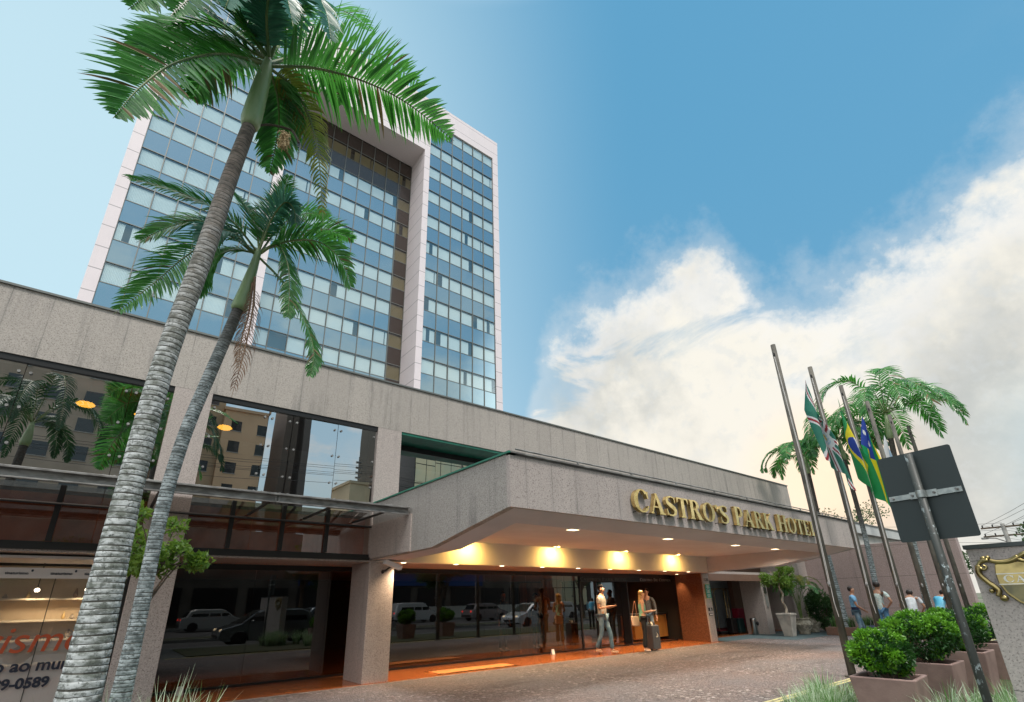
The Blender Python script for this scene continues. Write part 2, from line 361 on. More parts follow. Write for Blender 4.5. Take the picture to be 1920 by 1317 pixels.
b=MB(); b.box(17.502,30,10.062,11.198,-.28,.002); b.box(19.5,25.39,8.6,10.06,-.26,.004); struct(b.build('slate_paving',G['slate']))
b=MB(); b.box(-40,17.5,9.98,10.0,-.2,.004); 
struct(b.build('stone_edging',G['kerb']))
b=MB(); b.box(-40,60,-.9,4.068,-.3,-.004); struct(b.build('pavement',pbr('blue_pavement',(.07,.085,.085),.7,col2=(.10,.11,.105),scale=4,bump=.3)))
b=MB()
for y0 in (4.03,4.12): b.box(2.0,30,y0,y0+.05,0,.006)
struct(b.build('yellow_kerb_line',G['yellow']))
b=MB(); b.box(-120,200,-60,-1.02,-.4,-.14); struct(b.build('street',G['asphalt']))
b=MB(); b.box(-120,200,-1.02,-.902,-.4,-.005); b.box(-120,200,-7.0,-6.88,-.4,0); b.box(-120,200,-9.1,-8.98,-.4,0); b.box(-120,200,-22.6,-22.45,-.4,0); struct(b.build('kerb',G['kerb']))
b=MB(); b.box(-120,200,-8.98,-7.0,-.4,-.02); struct(b.build('median_strip',G['lawn']))
b=MB(); b.box(-120,200,-60,-22.6,-.4,-.02); struct(b.build('far_pavement',G['kerb']))
b=MB(); b.box(2.6,25.3,.2,3.9,-.2,.03); struct(b.build('flower_bed',G['lawn']))
# ================================================================ tower
TY=38.0; TG=38.12; RG=41.15
tower=thing('hotel_tower','tall blue glass hotel tower framed in pale stone rising behind the low granite wing','building',(12.5,38,0))
b=MB()
# stone frame: outer sides, roof band, piers
b.box(-4.9,-4.15,TY,52,8,58.3); b.box(29.15,29.97,TY,52,8,58.3)
b.box(-4.15,5.55,TY,40.6,55.12,58.3); b.box(19.45,29.15,TY,40.6,55.12,58.3)
b.box(5.55,19.45,TY,RG-.05,50.0,58.3)
b.box(4.85,5.55,TY,RG+.3,8,55.119); b.box(19.45,20.13,TY,RG+.3,8,55.119)
b.build('stone_frame',G['tower'],tower)
b=MB(); b.box(-4.15,29.15,46,51.9,8,58.2); b.box(-4.15,29.15,40.7,46,56.6,58.0); b.build('rear_wall',pbr('tower_rear',(.3,.3,.3),.8),tower)
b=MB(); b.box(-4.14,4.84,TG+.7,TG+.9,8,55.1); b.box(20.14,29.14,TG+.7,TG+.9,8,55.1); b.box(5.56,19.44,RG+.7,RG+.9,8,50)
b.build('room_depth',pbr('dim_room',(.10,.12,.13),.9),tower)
rows=[22.02+3.4985*k for k in range(-3,10)]
sp=MB(); mull=MB(); spb=MB()
def bays(x0,x1,n): return [x0+(x1-x0)*i/n for i in range(n+1)]
SEC=[(bays(-4.15,4.85,6),TG,55.12),(bays(20.13,29.15,6),TG,55.12),(bays(5.55,19.45,9),RG,50.0)]
wins=[]
for xs,yg,ztop in SEC:
    for i,z in enumerate(rows):
        z1=z+1.63
        lo=z-1.8685
        if lo<ztop:
            if yg!=RG: sp.box(xs[0],xs[-1],yg,yg+.7,lo+.03,min(z-.03,ztop))
            else:
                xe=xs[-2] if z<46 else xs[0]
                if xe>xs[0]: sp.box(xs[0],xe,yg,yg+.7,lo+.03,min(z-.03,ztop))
                spb=MB(); spb.box(xe,xs[-1],yg,yg+.7,lo+.03,min(z-.03,ztop)); spb.build('dark_reflection_panel',G['dark_reflection'],tower)
        if z1<ztop+.1:
            for k in range(len(xs)-1): wins.append((xs[k],xs[k+1],z,z1,yg))
        elif z<ztop: 
            for k in range(len(xs)-1): wins.append((xs[k],xs[k+1],z,ztop,yg))
    if yg==RG: pass
    for x in xs: mull.box(x-.035,x+.035,yg-.07,yg,8,ztop)
    for z in rows:
        for zz in (z,z+1.63):
            if zz<ztop-.05: mull.box(xs[0],xs[-1],yg-.03,yg+.02,zz-.03,zz+.03)
sp.build('spandrel_glazing',G['spandrel'],tower);  mull.build('mullions',pbr('grey_mullions',(.17,.18,.17),.5,.3),tower)
wins=[w for w in wins if w[3]>19.9]
rest_p=MB(); rest_c=MB()
rc=random.Random(3)
def curtain_pieces(x0,x1):
    r=rc.random(); w=x1-x0-.1; a=x0+.05
    if r<.72: return [(a,a+w)]
    if r<.79: return [(a,a+w*.7)]
    if r<.84: return [(a+w*.45,a+w)]
    if r<.88: return [(a,a+w*.3),(a+w*.6,a+w)]
    if r<.975: return [(a,a+w*.78),(a+w*.86,a+w)]
    return []
wins.sort(key=lambda w:(w[2]-22)**2*1.0+ (0 if w[4]<40 else 20))
for i,(x0,x1,z0,z1,yg) in enumerate(wins):
    cp=curtain_pieces(x0,x1); top=z1-.17; bz=yg==RG and (x1>19.4 or z0>46); gm=G['glass_dark_reflection'] if bz else G['glass_tower']; cm=G['curtain_dimmed'] if bz else G['curtain']
    if i<100:
        pb=MB(); pb.quad((x0+.035,yg+.03,z0+.03),(x1-.035,yg+.03,z0+.03),(x1-.035,yg+.03,z1-.03),(x0+.035,yg+.03,z1-.03)); w=pb.build('window',gm,tower); cb=MB()
    else:
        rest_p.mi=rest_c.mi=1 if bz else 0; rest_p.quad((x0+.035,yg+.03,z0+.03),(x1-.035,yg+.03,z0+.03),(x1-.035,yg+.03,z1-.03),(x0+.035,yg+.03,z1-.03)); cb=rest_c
    for a,c in cp: cb.box(a,c,yg+.10,yg+.14,z0-.2,top+rc.uniform(-.02,.03))
    if i<100 and cp: cb.build('curtain',cm,w)
stuff(rest_p.build('window',[G['glass_tower'],G['glass_dark_reflection']],tower)); stuff(rest_c.build('curtain',[G['curtain'],G['curtain_dimmed']],tower))
# ================================================================ low wing
FY=10.13
wing=thing('hotel_low_wing','long low hotel wing clad in pinkish granite with dark glass at street level','building',(8,FY,0))
b=MB(); b.box(-9,25.4,FY,FY+.5,5.25,6.40); b.box(-9,25.4,FY+.501,37,5.9,6.1); b.build('parapet_wall',G['fascia'],wing)
b=MB(); b.box(-9,25.42,FY-.03,FY+.55,6.401,6.44); b.build('coping',pbr('coping_metal',(.16,.17,.16),.5,.4),wing)
for xa,xb,za in ((.37,.98,2.362),(4.34,4.93,2.362),(24.6,25.4,0)): b=MB(); b.box(xa,xb,FY+.002,FY+.5,za,5.249); b.build('upper_pillar',G['granite'],wing)
b=MB(); b.box(25.0,25.4,FY+.501,37,0,6.35); b.build('end_wall',G['granite'],wing)
def column(x0,x1,y0,y1,z1=2.268,mats=None):
    c=MB(); c.box(x0,x1,y0,y1,0,z1); return c.build('column',mats or G['granite'],wing,bevel=.008)
column(4.37,4.93,FY,FY+.95); column(.37,.98,FY,FY+.95); 
c=MB(); c.box(17.1,17.5,10.33,10.37,0,2.268); c.build('column',G['granite'],wing,bevel=.008)
c=MB(); c.box(17.09,17.5,10.372,11.45,0,2.266); c.build('marble_pier',G['marble'],wing,bevel=.01)
column(21.66,22.12,10.5,11.4)
# ground floor soffit, upper glazing zone
b=MB(); b.box(-9,17.5,FY,18.7,2.27,2.36); b.box(17.5,24.6,FY+.3,14.7,2.27,2.36); b.build('porch_soffit',G['granite'],wing)
b=MB(); b.box(17.6,21.64,10.40,10.46,2.02,2.268); b.build('lintel',G['brownwall'],wing)
b=MB(); b.box(-9,.37,FY+.02,FY+.10,2.361,2.42);b.box(.98,4.34,FY+.02,FY+.10,2.361,2.42); b.box(-9,.37,FY+.02,FY+.12,5.15,5.249);b.box(.98,4.34,FY+.02,FY+.12,5.15,5.249); b.build('window_frame',G['dark'],wing)
# upper storey windows in single panes
def pane(x0,x1,y,z0,z1,mat,name='window',parent=wing,w=.02):
    p=MB(); p.quad((x0+.004,y,z0),(x1-.004,y,z0),(x1-.004,y,z1),(x0+.004,y,z1)); o=p.build(name,mat,parent); 
    return o
for x0,x1 in ((-7.3,-5.15),(-5.15,-3.0),(-3.0,-1.62),(-1.62,-.24),(-.24,.37),(.98,2.02),(2.02,2.50),(2.50,3.44),(3.44,4.34)):
    o=pane(x0,x1,FY+.06,3.20,5.15,G['glass_up']); o2=pane(x0,x1,FY+.07,2.42,3.20,G['glass_red'],'lower_window')
    # each pane hangs a hair out of line with its neighbours, as toughened panes do
    o.rotation_euler=(R(random.uniform(-.25,.25)),0,R(random.uniform(-.35,.35)))
    pm=Vector(((x0+x1)/2,FY+.06,4.2))-Vector(wing.location); o.location=pm-(o.rotation_euler.to_matrix()@pm)
    for zz in (5.0,4.42,3.84,3.5):
        for xx in (x0+.07,x1-.07): k=MB(); k.tube([(xx-wing.location.x,FY+.03-wing.location.y,zz),(xx-wing.location.x,FY+.058-wing.location.y,zz)],.022,10); k=k.build('glass_fixing',G['steel'],None); k.parent=o; k.matrix_parent_inverse=Matrix.Identity(4)
# interior of the upper storey
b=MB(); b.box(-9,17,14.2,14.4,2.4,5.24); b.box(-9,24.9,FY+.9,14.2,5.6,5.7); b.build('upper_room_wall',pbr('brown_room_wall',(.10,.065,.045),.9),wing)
b=MB(); b.box(-9,4.34,FY+.35,FY+.40,2.361,3.19); b.build('apron_wall',pbr('apron_glow_tone',(.30,.085,.03),.8,col2=(.20,.06,.025),scale=3),wing)  # red-brown colour of this added wall stands for orange light behind the glass
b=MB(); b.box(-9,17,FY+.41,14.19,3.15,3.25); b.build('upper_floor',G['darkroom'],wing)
b=MB()
for x in (-.75,1.665,2.555,3.41,-3.0,-5.2): b.box(x-.035,x+.035,FY+.0,FY+.055,2.43,3.28)
b.tube([(-9,FY-.03,2.98),(4.33,FY-.03,2.98)],.022,8)
b.box(-9,4.33,FY-.06,FY+.05,2.30,2.355)
b.build('glass_struts',G['dark'],wing)
for x,y in ((-.92,11.9),(.0,12.0),(1.5,11.9),(-3.2,11.9)):
    d=thing('pendant_lamp',{-.92:'round amber ceiling lamp glowing behind the upper glass, furthest left in view',.0:'round amber ceiling lamp glowing behind the upper glass, just left of the thick palm trunk',1.5:'round amber ceiling lamp glowing behind the upper glass, right of the palm trunks'}.get(x,'round amber ceiling lamp behind the upper glass, out of frame on the left'),'ceiling lamp',(x,y,5.15),'amber ceiling lamps of the upper storey')
    k=MB(); k.lathe([(.0,.0),(.12,.0),(.15,.03),(.12,.06),(.02,.06)],(x,y,5.15),20); k.build('lamp_shade',emit('amber_lamp',(1,.50,.05),6),d); k=MB(); k.tube([(x,y,5.21),(x,y,5.6)],.008,6); k.build('cord',G['black'],d)
# third opening over the canopy: green header, glass set back
b=MB(); b.box(4.95,24.5,FY+.505,FY+1.15,5.20,5.249); b.box(4.95,24.5,FY+.02,FY+.499,5.19,5.248); b.build('green_soffit',G['green'],wing)
b=MB(); b.box(4.93,24.6,FY+.8,FY+.86,5.06,5.19)
b.box(4.935,4.99,FY+.5,FY+.9,3.4,5.19)
b.build('opening_frame',G['dark'],wing)
x=4.99
while x<16:
    o=pane(x,x+1.35,FY+.82,3.3,5.06,G['glass_up']); 
    pm=Vector((x+.67,FY+.82,4.2))-Vector(wing.location); o.rotation_euler=(R(random.uniform(-.3,.3)),0,R(random.uniform(-.4,.4))); o.location=pm-(o.rotation_euler.to_matrix()@pm); x+=1.35
b=MB(); b.box(25.0,25.4,FY+.501,14,0,5.0); 
# ground floor glazing
GY=11.7
b=MB(); b.box(-9,17.1,GY-.04,GY+.04,2.16,2.269); b.box(.98,17.08,GY-.03,GY+.03,.0,.04); b.build('glass_head_frame',G['dark'],wing)
for x0,x1 in ((.98,2.55),(2.55,4.1),(4.1,5.4),(5.4,6.92),(6.92,8.43),(8.43,9.94),(9.94,11.45),(11.45,12.19)):
    pane(x0,x1,GY,.04,2.16,G['glass_low'],'shop_window' if False else 'street_window')
door=pane(12.95,14.5,GY+.25,.04,2.1,G['glass_low'],'glass_door')
pane(12.19,12.95,GY,.04,2.1,glass('clearer_glass',.12,(.8,.76,.7),fres=.25),'glass_door')
b=MB(); b.box(12.9,12.97,GY-.05,GY+.3,0,2.16); b.box(12.16,12.21,GY-.03,GY+.03,0,2.16); b.box(14.5,14.55,GY-.03,GY+.3,0,2.16); b.box(12.2,17.08,GY-.05,GY+.02,2.0,2.158); b.build('door_frame',G['dark'],wing)
# lobby shell
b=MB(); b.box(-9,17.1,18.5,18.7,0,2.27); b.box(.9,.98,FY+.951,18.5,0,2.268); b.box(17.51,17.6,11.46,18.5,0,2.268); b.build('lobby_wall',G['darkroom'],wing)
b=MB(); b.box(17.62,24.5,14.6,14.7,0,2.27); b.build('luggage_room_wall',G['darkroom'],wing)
b=MB(); b.box(22.13,25.0,12.0,12.2,0,5.2); b.build('recess_wall',G['brownwall'],wing)
b=MB(); b.box(13.6,14.6,15.0,15.1,0,2.2); b.box(14.6,16.9,17.6,17.7,0,2.2); b.build('lobby_panel',pbr('lobby_wood_panel',(.26,.16,.07),.4,col2=(.18,.10,.045),scale=6,sc=(1,1,.1)),wing)
for m_ in ():
    pass
# lettering on the glass header (CASTRO'S PARK HOTEL / CENTRO DE CONVENCOES)
# ================================================================ right hand wall and wing
wall=MB(); wall.box(25.4,25.8,4.62,FY-.002,0,3.42)
tag(wall.build('garden_wall',G['pinkwall'],None,bevel=.01),'tall pinkish granite wall behind the flagpoles and the waiting men','wall')
rw=thing('rear_pavilion','pale low building seen over the top of the pink granite wall','building',(34,12,0))
b=MB(); b.box(25.81,46,FY+.3,20,0,4.72); b.build('wall',pbr('pale_render',(.55,.54,.50),.8,col2=(.42,.42,.39),scale=1.2,sc=(1,1,.2)),rw)
b=MB(); b.box(25.7,46.2,FY+.1,20.2,4.73,5.28); b.build('parapet',pbr('grey_parapet',(.50,.52,.51),.7,col2=(.36,.38,.38),scale=.9,sc=(1,1,.3)),rw)
b=MB(); b.box(25.72,46.25,FY+.05,20.3,5.281,5.33); b.build('coping',G['steel'],rw)
# ================================================================ entrance canopy
X0,X1,Y0=4.37,17.45,5.49
can=thing('entrance_canopy','deep granite canopy over the hotel drive with recessed lights beneath','canopy',(10.9,7.8,2.3))
def ztop(y): return 3.49
prof=[(Y0,2.70),(7.6,2.34),(8.33,2.33),(FY-.002,2.30)]
for (xa,xb),nm in (((X0,X0+.12),'side_wall'),((X1-.12,X1),'side_wall')):
    b=MB(); poly=[(y,z) for y,z in prof]+[(FY-.002,3.485),(Y0,3.485)]
    b.prism(poly,lambda p,q,t:(xb if t else xa,p,q)); b.build(nm,G['side'],can)
# thicker stub of wall beside the glass awning
b=MB(); b.box(X0-.03,X0-.002,8.34,FY-.003,2.335,3.02); b.build('side_wall',G['granite'],can)
b=MB(); b.box(X0-.001,X1+.001,Y0-.08,Y0-.001,2.70,3.46); b.build('fascia',G['granite_c'] if 'granite_c' in G else granite('canopy_granite',(.54,.48,.45),(.41,.36,.335),(.18,.15,.14),joint=.52,off=4.37,stain=.28),can)
# green capping along the side, grey rail along the front
b=MB(); b.box(X0-.03,X0+.15,Y0-.10,FY-.004,3.487,3.515); b.build('side_coping',G['green'],can)
b=MB(); b.box(X0,X1+.02,Y0-.12,Y0+.05,3.487,3.51); b.tube([(X0+.1,Y0-.1,3.555),(X1,Y0-.1,3.555)],.012,6)
xx=X0+1.4
while xx<X1: b.box(xx,xx+.03,Y0-.11,Y0-.09,3.51,3.56); xx+=1.37
b.build('front_coping',G['steel'],can)
# underside: sloping borders round a higher ceiling
b=MB()
def border(xa,xb):
    pr=[(Y0+.0,2.699),(7.6,2.339),(8.33,2.329),(FY-.01,2.299)]
    for (ya,za),(yb,zb) in zip(pr,pr[1:]): b.quad((xa,ya,za),(xa,yb,zb),(xb,yb,zb),(xb,ya,za))
    for (ya,za),(yb,zb) in zip(pr,pr[1:]):
        xi=xb if xa<10 else xa
        if yb<=6.07: continue
        b.quad((xi,max(ya,6.07),za if ya>6.07 else 2.60),(xi,yb,zb),(xi,yb,2.775),(xi,max(ya,6.07),2.775))
border(X0+.121,X0+.62); border(X1-.62,X1-.121)
b.quad((X0+.62,Y0,2.699),(X0+.62,6.07,2.60),(X1-.62,6.07,2.60),(X1-.62,Y0,2.699))
b.quad((X0+.62,6.07,2.60),(X0+.62,6.07,2.775),(X1-.62,6.07,2.775),(X1-.62,6.07,2.60))
b.build('soffit_border',G['border'],can)
b=MB(); b.box(X0+.125,X1-.125,6.0,FY-.01,2.776,2.85); b.build('ceiling',G['soffit'],can)
b=MB(); b.box(X0+.621,X1-.621,9.90,9.96,2.29,2.775); b.box(X0+.125,X1-.125,9.90,FY-.004,2.268,2.289); b.build('back_beam',pbr('warm_white_beam',(.80,.74,.66),.7,col2=(.74,.68,.60),scale=1),can)
b=MB(); b.box(X0+.13,X1-.13,Y0+.0,FY-.01,3.30,3.36); b.build('roof_slab',G['steel'],can)
# ================================================================ glass awning with gutter
aw=thing('glass_awning','long steel gutter and dark glass awning along the front of the low wing','awning',(-1,9,3.05))
b=MB(); b.box(-9,X0-.05,8.42,8.54,3.02,3.135); b.box(-9,X0-.05,8.36,8.42,3.115,3.145); b.box(-9,X0-.05,8.40,8.42,3.0,3.02); b.box(1.95,1.97,8.40,8.545,3.0,3.15); b.box(2.0,2.02,8.40,8.545,3.0,3.15); b.build('gutter',G['steel'],aw,bevel=.004)
for xa in (-8,-5.9,-3.8,-1.7,.4,1.9,2.9,3.9):
    b=MB(); b.box(xa,xa+.045,8.545,FY-.01,3.03,3.06); b.build('bracket',G['dark'],aw)
b=MB(); b.quad((-9,8.54,3.07),(X0-.06,8.54,3.07),(X0-.06,FY-.02,3.30),(-9,FY-.02,3.30)); b.build('glass_roof',glass('smoked_awning_glass',.25,(.25,.22,.2),fres=.2),aw)
# ================================================================ lamps under the canopy
WARM=(1,.66,.30)
def spot(parent,loc,aim,en,size,blend=.6,col=WARM,rad=.03):
    l=bpy.data.lights.new('lamp_light','SPOT'); l.energy=en; l.spot_size=R(size); l.spot_blend=blend; l.color=col; l.shadow_soft_size=rad
    o=bpy.data.objects.new('lamp_light',l); COL.objects.link(o); o.parent=parent
    o.location=Vector(loc)-parent_loc(parent); o.rotation_euler=(Vector(aim)-Vector(loc)).to_track_quat('-Z','Y').to_euler()
EM=emit('warm_lamp_face',(1,.72,.32),7); EM2=emit('warm_lamp_soft',(1,.75,.45),3)
for i,x in enumerate((6.62,9.33,12.08,14.72)):
    w=['first from the left of the canopy','second from the left, over the dark lobby glass','third, above the man in the grey shirt','last, nearest the marble pier'][i]
    d=thing('wall_washer_lamp','yellow lamp washing the canopy back beam, '+w,'ceiling lamp',(x,9.66,2.77),'wall washer lamps under the canopy')
    k=MB(); k.lathe([(.085,0),(.10,-.012),(.085,-.02),(.07,-.006)],(x,9.66,2.775),18); k.build('trim',G['white'],d)
    k=MB(); k.lathe([(.0,-.007),(.07,-.007),(.069,-.004),(.0,-.004)],(x,9.66,2.772),18); k.build('lamp_face',EM,d)
    spot(d,(x,9.56,2.75),(x,9.93,2.40),88,165,1,(1,.60,.15))
for i,x in enumerate((7.29,10.49,13.59,15.9)):
    w=['nearest the corner','second from the corner','third from the corner','nearest the far end'][i]
    d=thing('ceiling_downlight','flat square downlight in the canopy ceiling, '+w,'ceiling lamp',(x,7.07,2.77),'downlights along the canopy front')
    k=MB(); k.box(x-.13,x+.13,6.98,7.16,2.762,2.775); k.build('trim',G['white'],d); k=MB(); k.box(x-.11,x+.11,7.0,7.14,2.756,2.761); k.build('lamp_face',EM2,d)
    spot(d,(x,7.07,2.74),(x,7.2,0),260,160,1,(1,.80,.60))
for i,x in enumerate((4.99,6.9,8.5,10.2,11.9,13.4)):  # added lamps for the glow spots that the ceiling downlights throw on the border
    if i==0: continue
    d=thing('added_border_lamp','added tiny lamp making a light spot at the front edge of the canopy soffit, '+['','second','third','fourth','fifth','sixth'][i]+' from the corner','ceiling lamp',(x,6.13,2.74),'added tiny lamps along the canopy front edge')
    k=MB(); k.lathe([(.0,-.03),(.03,-.03),(.035,0),(.0,0)],(x,6.13,2.775),12); k.build('lamp_face',EM2,d)
    spot(d,(x,6.17,2.70),(x,6.05,2.62),1.2,120,1,(1,.66,.34))
for i in range(9):
    x=5.09+1.34*i
    d=thing('beam_downlight','small round downlight in the beam above the lobby glass, '+['first','second','third','fourth','fifth','sixth','seventh','eighth','ninth'][i]+' from the left','ceiling lamp',(x,10.07,2.265),'nine small downlights along the back beam')
    k=MB(); k.lathe([(.0,-.004),(.055,-.004),(.06,0),(.0,0)],(x,10.03,2.268),16); k.build('lamp_face',emit('beam_lamp',(1,.78,.5),6) if i==0 else bpy.data.materials['beam_lamp'],d)
    spot(d,(x,10.03,2.25),(x,10.35,0),150,130,1,(1,.72,.46))
for x in (1.8,3.2,13.4,15.6,16.4):
    d=thing('lobby_downlight',{1.8:'recessed downlight behind the dark glass, left of the first column',3.2:'recessed downlight behind the dark glass, nearest the first column',13.4:'recessed lobby downlight just inside the glass door',15.6:'recessed lobby downlight over the reception desk',16.4:'recessed lobby downlight next to the marble pier'}[x],'ceiling lamp',(x,12.9,2.26),'lobby ceiling downlights behind the glass')
    k=MB(); k.lathe([(.0,-.004),(.05,-.004),(.055,0),(.0,0)],(x,12.9,2.268),14); k.build('lamp_face',EM2,d)
    spot(d,(x,12.9,2.24),(x,13.6 if x>10 else 12.9,0),(50 if x==13.4 else 120) if x>10 else 14,110,.7,(1,.70,.42))
d=thing('pier_spotlight','spotlight washing the polished marble pier beside the entrance','ceiling lamp',(16.9,11.2,2.26)); k=MB(); k.lathe([(.0,-.01),(.05,-.01),(.055,0),(.0,0)],(16.88,11.2,2.268),14); k.build('lamp_face',EM2,d)
spot(d,(16.82,11.2,2.22),(17.1,11.25,1.2),40,70,.9,(1,.60,.32))
# ================================================================ serif lettering built from strokes
def letter(ch):
    """polygons (lists of 2-D points) in a box 1 high; returns polys, advance"""
    s=.035; T=.20; t=.065
    def bar(x0,x1,y0,y1): return [(x0,y0),(x1,y0),(x1,y1),(x0,y1)]
    def serif(x0,x1,y,up):
        e=.06
        if up: return [(x0-e,y),(x1+e,y),(x1+e,y+.03),(x1,y+.085),(x0,y+.085),(x0-e,y+.03)]
        return [(x0-e,y),(x0-e,y-.03),(x0,y-.085),(x1,y-.085),(x1+e,y-.03),(x1+e,y)]
    def ring(cx,cy,rx,ry,wx,wy,a0,a1,n=26):
        P=[];Q=[]
        for i in range(n+1):
            a=R(a0+(a1-a0)*i/n); P.append((cx+rx*math.cos(a),cy+ry*math.sin(a))); 
            Q.append((cx+(rx-wx)*math.cos(a),cy+(ry-wy)*math.sin(a)))
        return [[P[i],P[i+1],Q[i+1],Q[i]] for i in range(n)]
    def stroke(pts,ws):
        out=[]; L=[];Rr=[]
        for i,p in enumerate(pts):
            a=Vector(pts[max(i-1,0)]);b=Vector(pts[min(i+1,len(pts)-1)]); d=(b-a).normalized(); nn=Vector((-d.y,d.x))*ws[i]/2
            L.append((p[0]+nn.x,p[1]+nn.y)); Rr.append((p[0]-nn.x,p[1]-nn.y))
        return [[Rr[i],Rr[i+1],L[i+1],L[i]] for i in range(len(pts)-1)]
    P=[]
    if ch=='C': P=ring(.42,.5,.42,.52,T,t,42,318,30)+[[(.70,.62),(.75,.62),(.75,.95),(.71,.93),(.64,.84)]]+[[(.62,.13),(.74,.22),(.76,.30),(.70,.30)]]; return P,.80
    if ch=='O': return ring(.44,.5,.44,.52,T,t,0,360,34),.90
    if ch=='A':
        P=[[(.06,.0),(.13,.0),(.40,.90),(.36,1.0)],[(.30,1.0),(.44,1.0),(.80,.0),(.56,.0)],bar(.20,.58,.30,.37),serif(.06,.13,0,True),serif(.57,.80,0,True)]; return P,.88
    if ch=='T': return [bar(.27,.27+T,0,1),bar(.03,.71,.93,1),[(.0,.72),(.03,.72),(.12,.95),(0,1)],[(.74,.72),(.71,.72),(.62,.95),(.74,1)],serif(.27,.47,0,True)],.76
    if ch=='R': return [bar(.08,.08+T,0,1),serif(.08,.28,0,True),serif(.08,.28,1,False)]+ring(.36,.745,.33,.255,.19,.06,-90,90,16)+[bar(.28,.37,.94,1.0),bar(.28,.37,.49,.55),[(.34,.50),(.55,.52),(.86,.0),(.62,.0)],serif(.64,.84,0,True)],.90
    if ch=='P': return [bar(.08,.08+T,0,1),serif(.08,.28,0,True),serif(.08,.28,1,False)]+ring(.36,.72,.33,.28,.19,.06,-90,90,16)+[bar(.28,.37,.94,1.0),bar(.28,.37,.44,.50)],.74
    if ch=='K': return [bar(.08,.08+T,0,1),serif(.08,.28,0,True),serif(.08,.28,1,False),[(.28,.40),(.32,.36),(.72,1.0),(.64,1.0)],[(.36,.50),(.50,.70),(.88,.0),(.63,.0)],serif(.65,.86,0,True),serif(.62,.72,1,False)],.92
    if ch=='H': return [bar(.08,.08+T,0,1),serif(.08,.28,0,True),serif(.08,.28,1,False),bar(.60,.80,0,1),serif(.60,.80,0,True),serif(.60,.80,1,False),bar(.28,.60,.48,.54)],.92
    if ch=='E': return [bar(.08,.08+T,0,1),serif(.08,.28,0,True),serif(.08,.28,1,False),bar(.28,.62,.93,1),bar(.28,.62,.0,.07),bar(.28,.50,.47,.53),[(.62,.74),(.66,.74),(.66,1),(.52,.95)],[(.62,.26),(.69,.28),(.66,0),(.50,.05)],[(.48,.38),(.52,.38),(.52,.62),(.48,.62)]],.74
    if ch=='L': return [bar(.08,.08+T,0,1),serif(.08,.28,0,True),serif(.08,.28,1,False),bar(.28,.62,.0,.07),[(.62,.30),(.69,.32),(.66,0),(.50,.05)]],.72
    if ch=='N': return [bar(.10,.17,0,1),serif(.10,.17,0,True),[(.02,1),(.26,1),(.74,.0),(.62,.0)],bar(.66,.73,0,1),serif(.66,.73,1,False)],.84
    if ch=='D': return [bar(.08,.08+T,0,1)]+ring(.30,.5,.50,.5,.20,.06,-90,90,20)+[bar(.0,.3,.94,1),bar(.0,.3,0,.06)],.88
    if ch=='V': return [[(.02,1),(.26,1),(.48,.12),(.40,.0)],[(.36,0),(.44,0),(.74,1),(.67,1)],serif(.03,.25,1,False)],.78
    if ch=='S':
        pts=[(.60,.80),(.52,.94),(.36,.975),(.18,.92),(.11,.77),(.16,.63),(.34,.52),(.50,.42),(.60,.28),(.56,.12),(.40,.03),(.20,.05),(.09,.19)]
        ws=[.03,.05,.07,.10,.15,.19,.21,.21,.19,.14,.08,.06,.03]
        return stroke(pts,ws)+[[(.58,.66),(.62,.66),(.62,.98),(.56,.90)],[(.07,.34),(.11,.34),(.14,.08),(.07,.02)]],.70
    if ch=="'": 
        P=ring(.12,.86,.12,.12,.119,.119,0,360,14)+[[(.22,.88),(.24,.80),(.18,.64),(.08,.60),(.10,.64),(.14,.76)]]; return P,.27
    return [],.4
def write(parent,text,p0,xd,ud,h,depth,mats,widthscale=1.0,small=.86,caps=None,part='letter',total=None,gap=.06):
    """each letter a prism; strokes stepped half a millimetre so that no two faces lie in one plane"""
    xd=Vector(xd);ud=Vector(ud);nd=xd.cross(ud)
    # measure
    adv=[]; big=[]
    for i,ch in enumerate(text):
        k=1.0 if (i==0 or text[i-1]==' ') else small
        if ch==' ': adv.append(.42); big.append(1); continue
        adv.append(letter(ch)[1]*k+gap); big.append(k)
    ws=total/sum(adv)/h if total else widthscale
    x=0
    for ch,a,k in zip(text,adv,big):
        if ch!=' ':
            b=MB()
            for j,poly in enumerate(letter(ch)[0]):
                ar=sum(poly[i][0]*poly[(i+1)%len(poly)][1]-poly[(i+1)%len(poly)][0]*poly[i][1] for i in range(len(poly)))
                if ar<0: poly=poly[::-1]
                d=depth-(j%7)*.0004
                base=k if ch!="'" else small
                b.prism(poly,lambda p,q,t:Vector(p0)+xd*((x+p*k)*h*ws)+ud*(q*k*h)+nd*(d if not t else .02*(depth>.03)))
            b.build(part,mats,parent)
        x+=a
hs=thing('hotel_sign','polished brass raised letters reading CASTRO\'S PARK HOTEL on the granite canopy','sign',(10.7,Y0-.09,3.05))
base=(7.05,Y0-.081,2.875); 
for txt,xa,xb in (("CASTRO'S",7.05,10.16),("PARK",10.42,12.14),("HOTEL",12.38,14.52)):
    write(hs,txt,(xa,Y0-.081,2.865),(1,0,0),(0,0,1),.40,.095,G['brass'],small=.93,total=xb-xa+.03,gap=.035)
b=MB()
for x in [7.1+.33*i for i in range(23)]: b.tube([(x,Y0-.079,2.86),(x,Y0-.15,2.86)],.008,6)
b.build('fixing_pins',G['dark'],hs)
fd=thing('door_lettering','dark letters reading CASTRO\'S PARK HOTEL on the glass door head','lettering',(13,GY-.06,2.08))
write(fd,"CASTRO'S PARK HOTEL",(12.2,GY-.052,2.03),(1,0,0),(0,0,1),.10,.008,pbr('grey_letters',(.10,.12,.11),.3,.8),small=.85,total=2.35)
fd2=thing('door_lettering','silver letters reading CENTRO DE CONVENCOES above the wood reception desk','lettering',(16,GY-.06,2.08))
